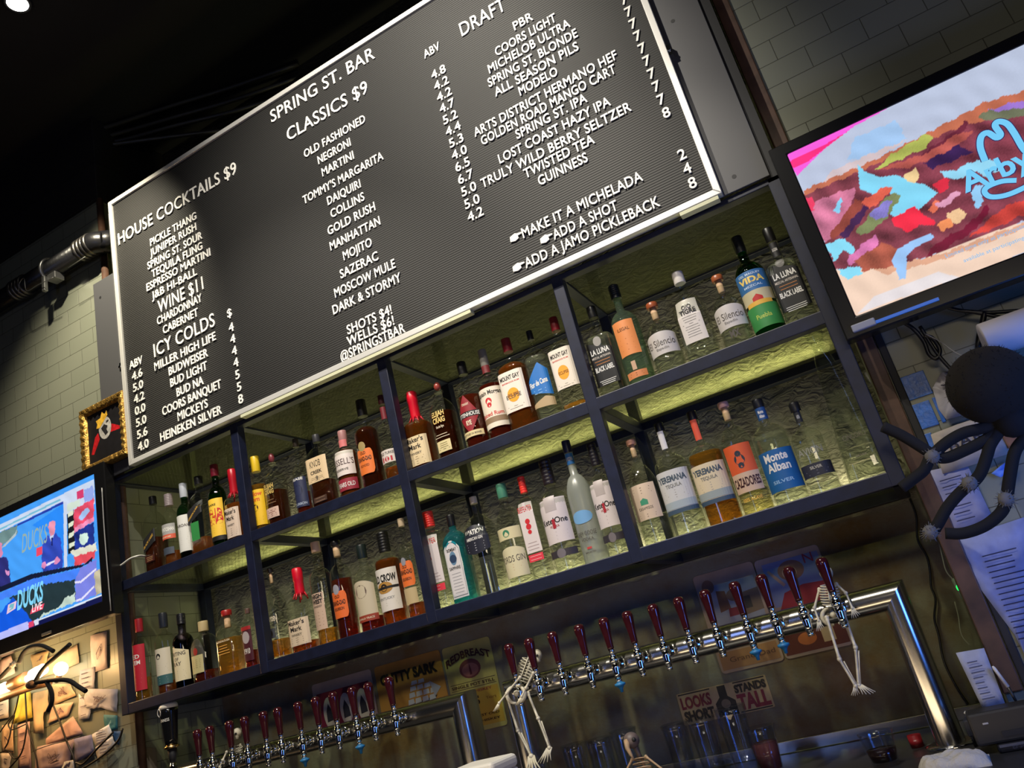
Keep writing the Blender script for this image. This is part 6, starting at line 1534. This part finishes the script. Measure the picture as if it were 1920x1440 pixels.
note('large cream card behind the round glowing bulb', [(88, 1236), (146, 1208), (149, 1243), (100, 1264), (60, 1276)], (212, 186, 156))
note('receipt slip below the bird card', [(150, 1257), (178, 1250), (178, 1291), (148, 1292)], GRY, scr=('lines', 4))
note('small card with a little figure sketch above the bulbs', [(58, 1228), (92, 1220), (88, 1244), (62, 1256)], (176, 150, 110), scr=('draw', 7))
note('pinkish sheet behind the spider leg joint', [(0, 1238), (22, 1228), (30, 1262), (0, 1276)], PNK)
note('pale card under the lamp bar at the edge of the group', [(-8, 1306), (17, 1303), (17, 1345), (-8, 1350)], CRM, scr=('lines', 4))
note('bright yellow sticky note under the lamp bar', [(38, 1300), (58, 1297), (61, 1345), (25, 1358), (28, 1330)], (226, 196, 70))
note('long folded cream paper hanging under the lamp bar', [(62, 1300), (90, 1293), (92, 1330), (82, 1336), (82, 1375), (63, 1375)], (206, 176, 138))
note('rounded cream sheet with pen scrawl, right of the folded paper', [(97, 1283), (132, 1282), (143, 1304), (102, 1322)], (210, 178, 140), scr=('draw', 12), ink=(140, 90, 80))
note('second scrawled sheet tucked below the rounded one', [(100, 1322), (139, 1316), (128, 1342), (90, 1356)], (206, 172, 150), scr=('draw', 10), ink=(120, 80, 110))
note('torn white slip between the scrawled sheets and the grey sheet', [(148, 1300), (172, 1326), (168, 1347), (148, 1351)], GRY, scr=('lines', 3))
note('wide crinkled grey sheet with faint writing beside the rack post', [(160, 1291), (221, 1292), (222, 1335), (190, 1327), (172, 1329), (160, 1325)], (168, 164, 174), scr=('draw', 14), wr=0.008)
note('reddish card with a white fold, below the scrawled sheets', [(87, 1385), (137, 1343), (157, 1375), (87, 1398)], (190, 150, 140))
note('wide speckled sheet under the string line', [(70, 1400), (140, 1385), (130, 1440), (65, 1450)], (182, 156, 158), scr=('draw', 12))
note('dark blue printed photo in the lower row of notes', [(140, 1385), (173, 1377), (178, 1410), (140, 1432)], (112, 106, 134))
note('sheet of typed lines right of the dark photo', [(173, 1377), (205, 1358), (212, 1378), (180, 1401)], (196, 190, 190), scr=('lines', 6))
note('lower sheet of typed lines crossed by black cords', [(180, 1401), (212, 1380), (216, 1395), (184, 1426)], (190, 184, 184), scr=('lines', 5))
note('teal card with a white tick beside the rack post', [(195, 1340), (221, 1341), (221, 1366), (210, 1371), (196, 1360)], (40, 110, 124), scr=('draw', 3), ink=(140, 190, 196))
note('blue card below the teal card', [(211, 1371), (228, 1371), (223, 1397), (214, 1390)], (36, 72, 116))
note('tall cream paper at the bottom beside the yellow note', [(5, 1360), (25, 1356), (27, 1412), (4, 1411)], (206, 170, 136), scr=('draw', 6))
note('tall pink paper under the yellow note', [(33, 1360), (56, 1352), (60, 1446), (35, 1446)], (196, 158, 152), scr=('lines', 5))
note('small pale paper in the lowest row, near the tangle of cords', [(3, 1412), (22, 1412), (18, 1446), (3, 1446)], CRM, scr=('draw', 5))
note('white paper folded at the foot of the speckled sheet', [(122, 1428), (142, 1424), (140, 1448), (112, 1450)], (200, 200, 206))
sp = [atx(265, 1400, XS), atx(291, 1403, XS), atx(296, 1452, XS), atx(257, 1450, XS)]
t = thing('paper_note', 'torn grey paper on the side tiles behind the pint-shaped handle', 'note', sp[0], 'paper notes pinned on the left tiles')
s2 = MB().add([(XS + 0.0015 + 0.002 * (k % 2), p.y, p.z) for k, p in enumerate(sp)], [(0, 1, 2, 3)]).build('sheet', col((120, 112, 100), 0.8), t).modifiers.new('thick', 'SOLIDIFY'); s2.thickness = 0.0006

M_CORD = mat('black_cord', (0.012, 0.009, 0.008), 0.5)
CORDS = [([(36, 1300), (27, 1338), (16, 1358), (20, 1370), (15, 1392), (9, 1405), (24, 1409)], 'cord looping down left of the yellow note', 0.0030), ([(47, 1292), (49, 1330), (50, 1354), (49, 1372), (44, 1400), (36, 1419), (18, 1440), (10, 1455)], 'cord running down over the yellow note', 0.0032),
         ([(98, 1318), (112, 1353), (125, 1390), (138, 1420), (142, 1446)], 'long straight cord crossing the reddish card', 0.0036), ([(50, 1356), (62, 1398), (68, 1420), (72, 1450)], 'cord running down the pink paper', 0.0032),
         ([(142, 1430), (156, 1432), (182, 1404), (212, 1373)], 'upper cord sweeping over the typed sheets to the rack', 0.0042), ([(146, 1446), (170, 1432), (196, 1414), (222, 1388), (230, 1366)], 'lower cord sweeping under the typed sheets to the rack', 0.0042),
         ([(62, 1408), (96, 1396), (124, 1389), (152, 1380)], 'thin string stretched above the speckled sheet', 0.0018), ([(0, 1373), (12, 1356), (27, 1340), (21, 1366), (30, 1366), (50, 1357)], 'knotted cord beside the yellow note', 0.0026), ([(0, 1411), (14, 1408), (26, 1422), (34, 1420)], 'short tangled cord in the lowest row of notes', 0.0030)]
for pts, nm, r in CORDS:
    tag(MB().tube(smooth_path([at(a, b, 0.035) for a, b in pts], 6), r, 8).build('cord', M_CORD), 'black ' + nm, 'cord', 'black cords over the paper notes')

# ------------------------------------------------------------------ right-hand wall under the television
M_BLUELIT = mat('blue_lit_tile', (0.035, 0.16, 0.62), 0.3, noise=(60, 0.25), bump=(90, 0.2))  # blue light on the wall tiles, put in as thin coloured slabs
for pts, lb in (([(1675, 713), (1732, 693), (1748, 737), (1690, 757)], 'tile painted with blue light below the dark tiles, left of the hand-drawn face'), ([(1695, 765), (1742, 749), (1760, 794), (1716, 811)], 'tile painted with blue light, right under the topmost one'), ([(1719, 819), (1746, 810), (1758, 842), (1740, 842)], 'small tile corner painted with blue light, beside the torn cream note'),
                ([(1748, 746), (1754, 744), (1774, 790), (1766, 793)], 'thin tile strip painted with blue light, beside the hand-drawn face')):
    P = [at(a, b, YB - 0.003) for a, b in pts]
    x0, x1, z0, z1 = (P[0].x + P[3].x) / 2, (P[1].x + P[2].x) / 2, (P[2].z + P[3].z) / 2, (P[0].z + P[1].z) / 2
    tag(bevel(MB().box(x0, x1, YB - 0.003, YB - 0.0003, z0, z1).build('glazed_tile', M_BLUELIT), 0.0015), lb, 'tile', 'wall tiles painted with blue light')  # thin slab added to carry the blue light on the wall tile
RG = 'papers stuck on the right-hand wall'
def rnote(lb, pts, c_, d, **kw): return note(lb, pts, c_, grp=RG, Y=YB - 0.006 - d, **kw)
rnote('pale paper with rough edges and scribbled writing, partly behind the big spider', [(1752, 722), (1764, 700), (1784, 694), (1800, 738), (1812, 752), (1838, 768), (1775, 788), (1760, 768), (1748, 728)], (176, 172, 176), 0.004, scr=('draw', 16), ink=(70, 66, 80), wr=0.006)
rnote('wide cream note lettered with the word bar', [(1745, 815), (1792, 797), (1862, 774), (1895, 850), (1768, 889)], (178, 168, 158), 0.003, scr=('text', 'BAR', 0.035), ink=(50, 46, 56))
rnote('small orange-brown slip at the corner of the cream note', [(1876, 812), (1898, 802), (1914, 830), (1892, 842)], (150, 104, 74), 0.006)
rnote('pale printed sheet with a dark title below the cream note', [(1737, 884), (1812, 868), (1862, 972), (1796, 1002), (1764, 958)], (150, 150, 176), 0.001, scr=('lines', 7), ink=(50, 50, 80))
rnote('large printed list in a sleeve coloured by blue light, reaching down the wall', [(1792, 1012), (1925, 968), (1930, 1245), (1902, 1190), (1832, 1096)], (140, 150, 196), 0.0, scr=('lines', 16), ink=(40, 42, 76))  # white list; the blue light is put into its colour
rnote('crumpled clear film with blue reflections painted on, over the printed sheets', [(1858, 888), (1892, 862), (1890, 885), (1876, 896)], (110, 150, 236), 0.008, wr=0.012)  # blue reflections of the clear film are put into its colour
rnote('long receipt stuck beside the till cables', [(1792, 1224), (1845, 1215), (1886, 1323), (1844, 1332)], (160, 166, 190), 0.03, scr=('lines', 8), ink=(80, 84, 110))

wr0, wr1 = at(1842, 640, -0.10), at(1940, 612, -0.10)
rl = MB().lathe([(0.030, 0.0), (0.0415, 0.0015), (0.0435, 0.004), (0.044, 0.3), (0.0004, 0.3)], (wr0.x, -0.10, (at(1842, 640, -0.10).z + at(1915, 634, -0.10).z) / 2 + 0.010), 32, axis='x')
rl.v = [(p[0], p[1], p[2]) for p in rl.v]
t = thing('paper_roll', 'white paper roll lying on its side below the big television', 'paper roll', (wr0.x, -0.10, rl.v[0][2]))
rl.build('roll', mat('roll_white', (0.62, 0.60, 0.64), 0.6), t)
MB().tube([(wr0.x + 0.05, -0.10, wr1.z), (wr0.x + 0.05, YB - 0.002, wr1.z)], 0.008, 8).build('holder', M_BLACK, t)

YQ = -0.13
sc_ = at(1856, 722, YQ)
t = thing('toy_spider', 'huge black fuzzy toy spider with long bent legs over the right-hand papers', 'toy spider', sc_)
rr = random.Random(9)
m = MB().ball(sc_, 0.092, 32, 0, 1.0, 1.0, 0.98)
for k in range(900):
    d = Vector((rr.gauss(0, 1), rr.gauss(0, 1), rr.gauss(0, 1))).normalized()
    p = Vector((d.x, d.y, d.z * 0.98)) * 0.0905
    m.tube([sc_ + p, sc_ + p * 1.03 + Vector((rr.uniform(-1, 1), rr.uniform(-1, 1), rr.uniform(-1, 1))) * 0.006], [0.0007, 0.0002], 3)
m.build('body', mat('black_fur', (0.010, 0.008, 0.006), 0.95), t)
hd = at(1898, 788, YQ)
MB().ball(hd, 0.040, 18).build('head', M_FUZZ, t)
LEG = [([(1655, 800), (1690, 816), (1720, 834), (1748, 852)], 0), ([(1746, 856), (1772, 832), (1806, 812), (1846, 802), (1882, 788)], 1), ([(1752, 858), (1776, 858), (1806, 846), (1846, 826), (1890, 796)], 2), ([(1742, 862), (1732, 882), (1712, 898), (1690, 915)], 3),
       ([(1880, 800), (1858, 832), (1850, 856), (1838, 888), (1818, 912)], 4), ([(1818, 908), (1796, 928), (1776, 952), (1760, 980), (1750, 996)], 5), ([(1928, 815), (1904, 845), (1894, 890), (1888, 932)], 6), ([(1888, 938), (1876, 962), (1846, 986), (1806, 1000), (1772, 1000)], 7)]
for pts, k in LEG: spider_leg(t, pts, YQ + 0.003 * (k % 3), 0.0135)
for k, (a, b) in enumerate(((1748, 856), (1818, 906), (1886, 936), (1744, 998))): tuft(t, a, b, YQ - 0.006, 0.021, 20 + k)

# cables hanging under the television
M_CBL = mat('black_cable', (0.008, 0.008, 0.010), 0.35)
CB = [([(1690, 602), (1712, 616), (1732, 640), (1742, 664), (1756, 672), (1762, 655), (1748, 634), (1732, 630)], 'looped black cable', 0.0055), ([(1725, 612), (1752, 655), (1768, 676), (1790, 700), (1815, 730)], 'black cable running down to the spider', 0.005), ([(1760, 572), (1800, 582), (1846, 586), (1890, 584), (1940, 580)], 'upper black cable across the dark tiles', 0.005),
      ([(1820, 584), (1850, 590), (1890, 598), (1940, 608)], 'lower black cable across the dark tiles', 0.005), ([(1846, 586), (1842, 606), (1836, 632), (1834, 652)], 'short beaded black cable', 0.007)]
for pts, nm, r in CB:
    tag(MB().tube(smooth_path([at(a, b, 0.02) for a, b in pts], 6), r, 8).build('cable', M_CBL), nm + ' hanging below the big television', 'cable', 'cables under the big television')
tag(MB().tube(smooth_path([at(a, b, 0.0) for a, b in ((1736, 626), (1762, 640), (1790, 660), (1806, 668))], 5), 0.0014, 6).build('cable', mat('grey_cable', (0.35, 0.35, 0.36), 0.4)), 'thin grey wire below the big television', 'cable', 'cables under the big television')
tag(MB().tube(smooth_path([at(a, b, YW - 0.012) for a, b in ((1706, 935), (1718, 968), (1721, 1012), (1738, 1044), (1744, 1072), (1746, 1100), (1754, 1124), (1752, 1160), (1760, 1190), (1770, 1240), (1792, 1285), (1815, 1320))], 6), 0.0032, 8).build('cable', M_CBL), 'black cable wandering down the cement wall by the steel upright', 'cable')
gc = [at(1790, 1086, 0.44), at(1808, 1120, 0.44)]
t = thing('inline_switch', 'small clear inline light switch glowing green on the cement wall', 'switch', gc[0])
ax = (gc[1] - gc[0]).normalized()
MB().tube([gc[0] - ax * 0.004, gc[0], gc[1], gc[1] + ax * 0.004], [0.005, 0.0095, 0.0095, 0.005], 12).build('case', mat('clear_case', (0.28, 0.36, 0.33), 0.3), t)
mid = gc[0] + (gc[1] - gc[0]) * 0.45
MB().ball(mid + Vector((0, -0.0045, 0)), 0.0078, 14, 0, 1, 1, 1.6).build('indicator', emis('green_led', (0.02, 0.75, 0.12), 1.6), t)
for pts, nm in (([(1758, 1006), (1766, 1040), (1774, 1070), (1788, 1088)], 'grey wire running down into the green switch'), ([(1810, 1122), (1818, 1150), (1836, 1185), (1856, 1225)], 'grey wire leaving the green switch'), ([(1790, 1128), (1797, 1155), (1803, 1190), (1820, 1212)], 'thin second wire under the green switch')):
    tag(MB().tube(smooth_path([at(a, b, 0.44) for a, b in pts], 5), 0.002, 6).build('wire', mat('grey_cable', (0.35, 0.35, 0.36), 0.4)), nm, 'wire')

# till printer
YE = -0.06
a, b = at(1806, 1340, YE), at(1868, 1398, YE)
t = thing('receipt_printer', 'black receipt printer on the counter beside the steel upright', 'printer', (a.x + 0.15, YE, ZC))
bevel(MB().box(b.x, b.x + 0.24, YE, YE + 0.09, ZC + 0.0005, b.z).build('lower_case', mat('printer_black', (0.010, 0.011, 0.016), 0.35), t), 0.006)
bevel(MB().box(a.x + 0.003, b.x + 0.24, YE + 0.012, YE + 0.085, b.z, a.z - 0.004).build('upper_case', mat('printer_grey', (0.020, 0.019, 0.018), 0.5), t), 0.006)
MB().box(b.x + 0.005, b.x + 0.235, YE - 0.001, YE + 0.004, b.z - 0.006, b.z - 0.001).build('seam_strip', mat('seam_grey', (0.12, 0.12, 0.14), 0.3), t)
MB().box(b.x + 0.02, b.x + 0.16, YE + 0.0105, YE + 0.016, b.z + 0.012, b.z + 0.024).build('paper_slot', M_BLACK, t)
bevel(MB().box(a.x + 0.03, a.x + 0.042, YE + 0.0105, YE + 0.014, a.z - 0.03, a.z - 0.026).build('button', mat('button_grey', (0.4, 0.4, 0.4), 0.4), t), 0.001)
m = MB(); V, F = text2d('EPSON', 0.010, None, 0.02, x0=b.x + 0.03, z=ZC + (b.z - ZC) * 0.35); m.add([(q, YE - 0.0006, z) for q, z in V], F)
m.build('lettering', mat('faint_print', (0.05, 0.05, 0.07), 0.5), t)
pe = [at(1861, 1249, 0.02), at(1890, 1288, 0.02), at(1908, 1320, 0.02)]
t = thing('pen', 'white pen clipped beside the long receipt', 'pen', pe[1])
MB().tube([pe[0], pe[0] + (pe[1] - pe[0]) * 0.1, pe[1]], [0.002, 0.004, 0.0042], 10).build('barrel', mat('pen_white', (0.66, 0.66, 0.66), 0.35), t)
MB().tube([pe[1], pe[2]], [0.0042, 0.003], 10).build('grip', mat('pen_black', (0.02, 0.02, 0.02), 0.4), t)
MB().tube([at(1780, 1302, 0.04), at(1786, 1320, 0.04), at(1802, 1336, 0.04), at(1816, 1340, 0.04), at(1822, 1350, 0.04)], 0.004, 8)
t = thing('plug_adapter', 'dark plug adapter with white prongs behind the receipt printer', 'adapter', at(1816, 1350, 0.06))
bevel(MB().box(at(1808, 1360, 0.06).x, at(1842, 1360, 0.06).x, 0.058, 0.085, at(1808, 1385, 0.06).z, at(1808, 1350, 0.06).z).build('case', mat('adapter_navy', (0.02, 0.025, 0.045), 0.4), t), 0.004)
MB().tube([at(1808, 1335, 0.05), at(1818, 1341, 0.05), at(1824, 1350, 0.05)], 0.0035, 8).build('prong', mat('prong_white', (0.6, 0.58, 0.5), 0.4), t)
MB().tube([at(1822, 1380, 0.06), (at(1822, 1380, 0.06).x, 0.07, ZC + 0.001)], 0.004, 8).build('lead', M_CBL, t)
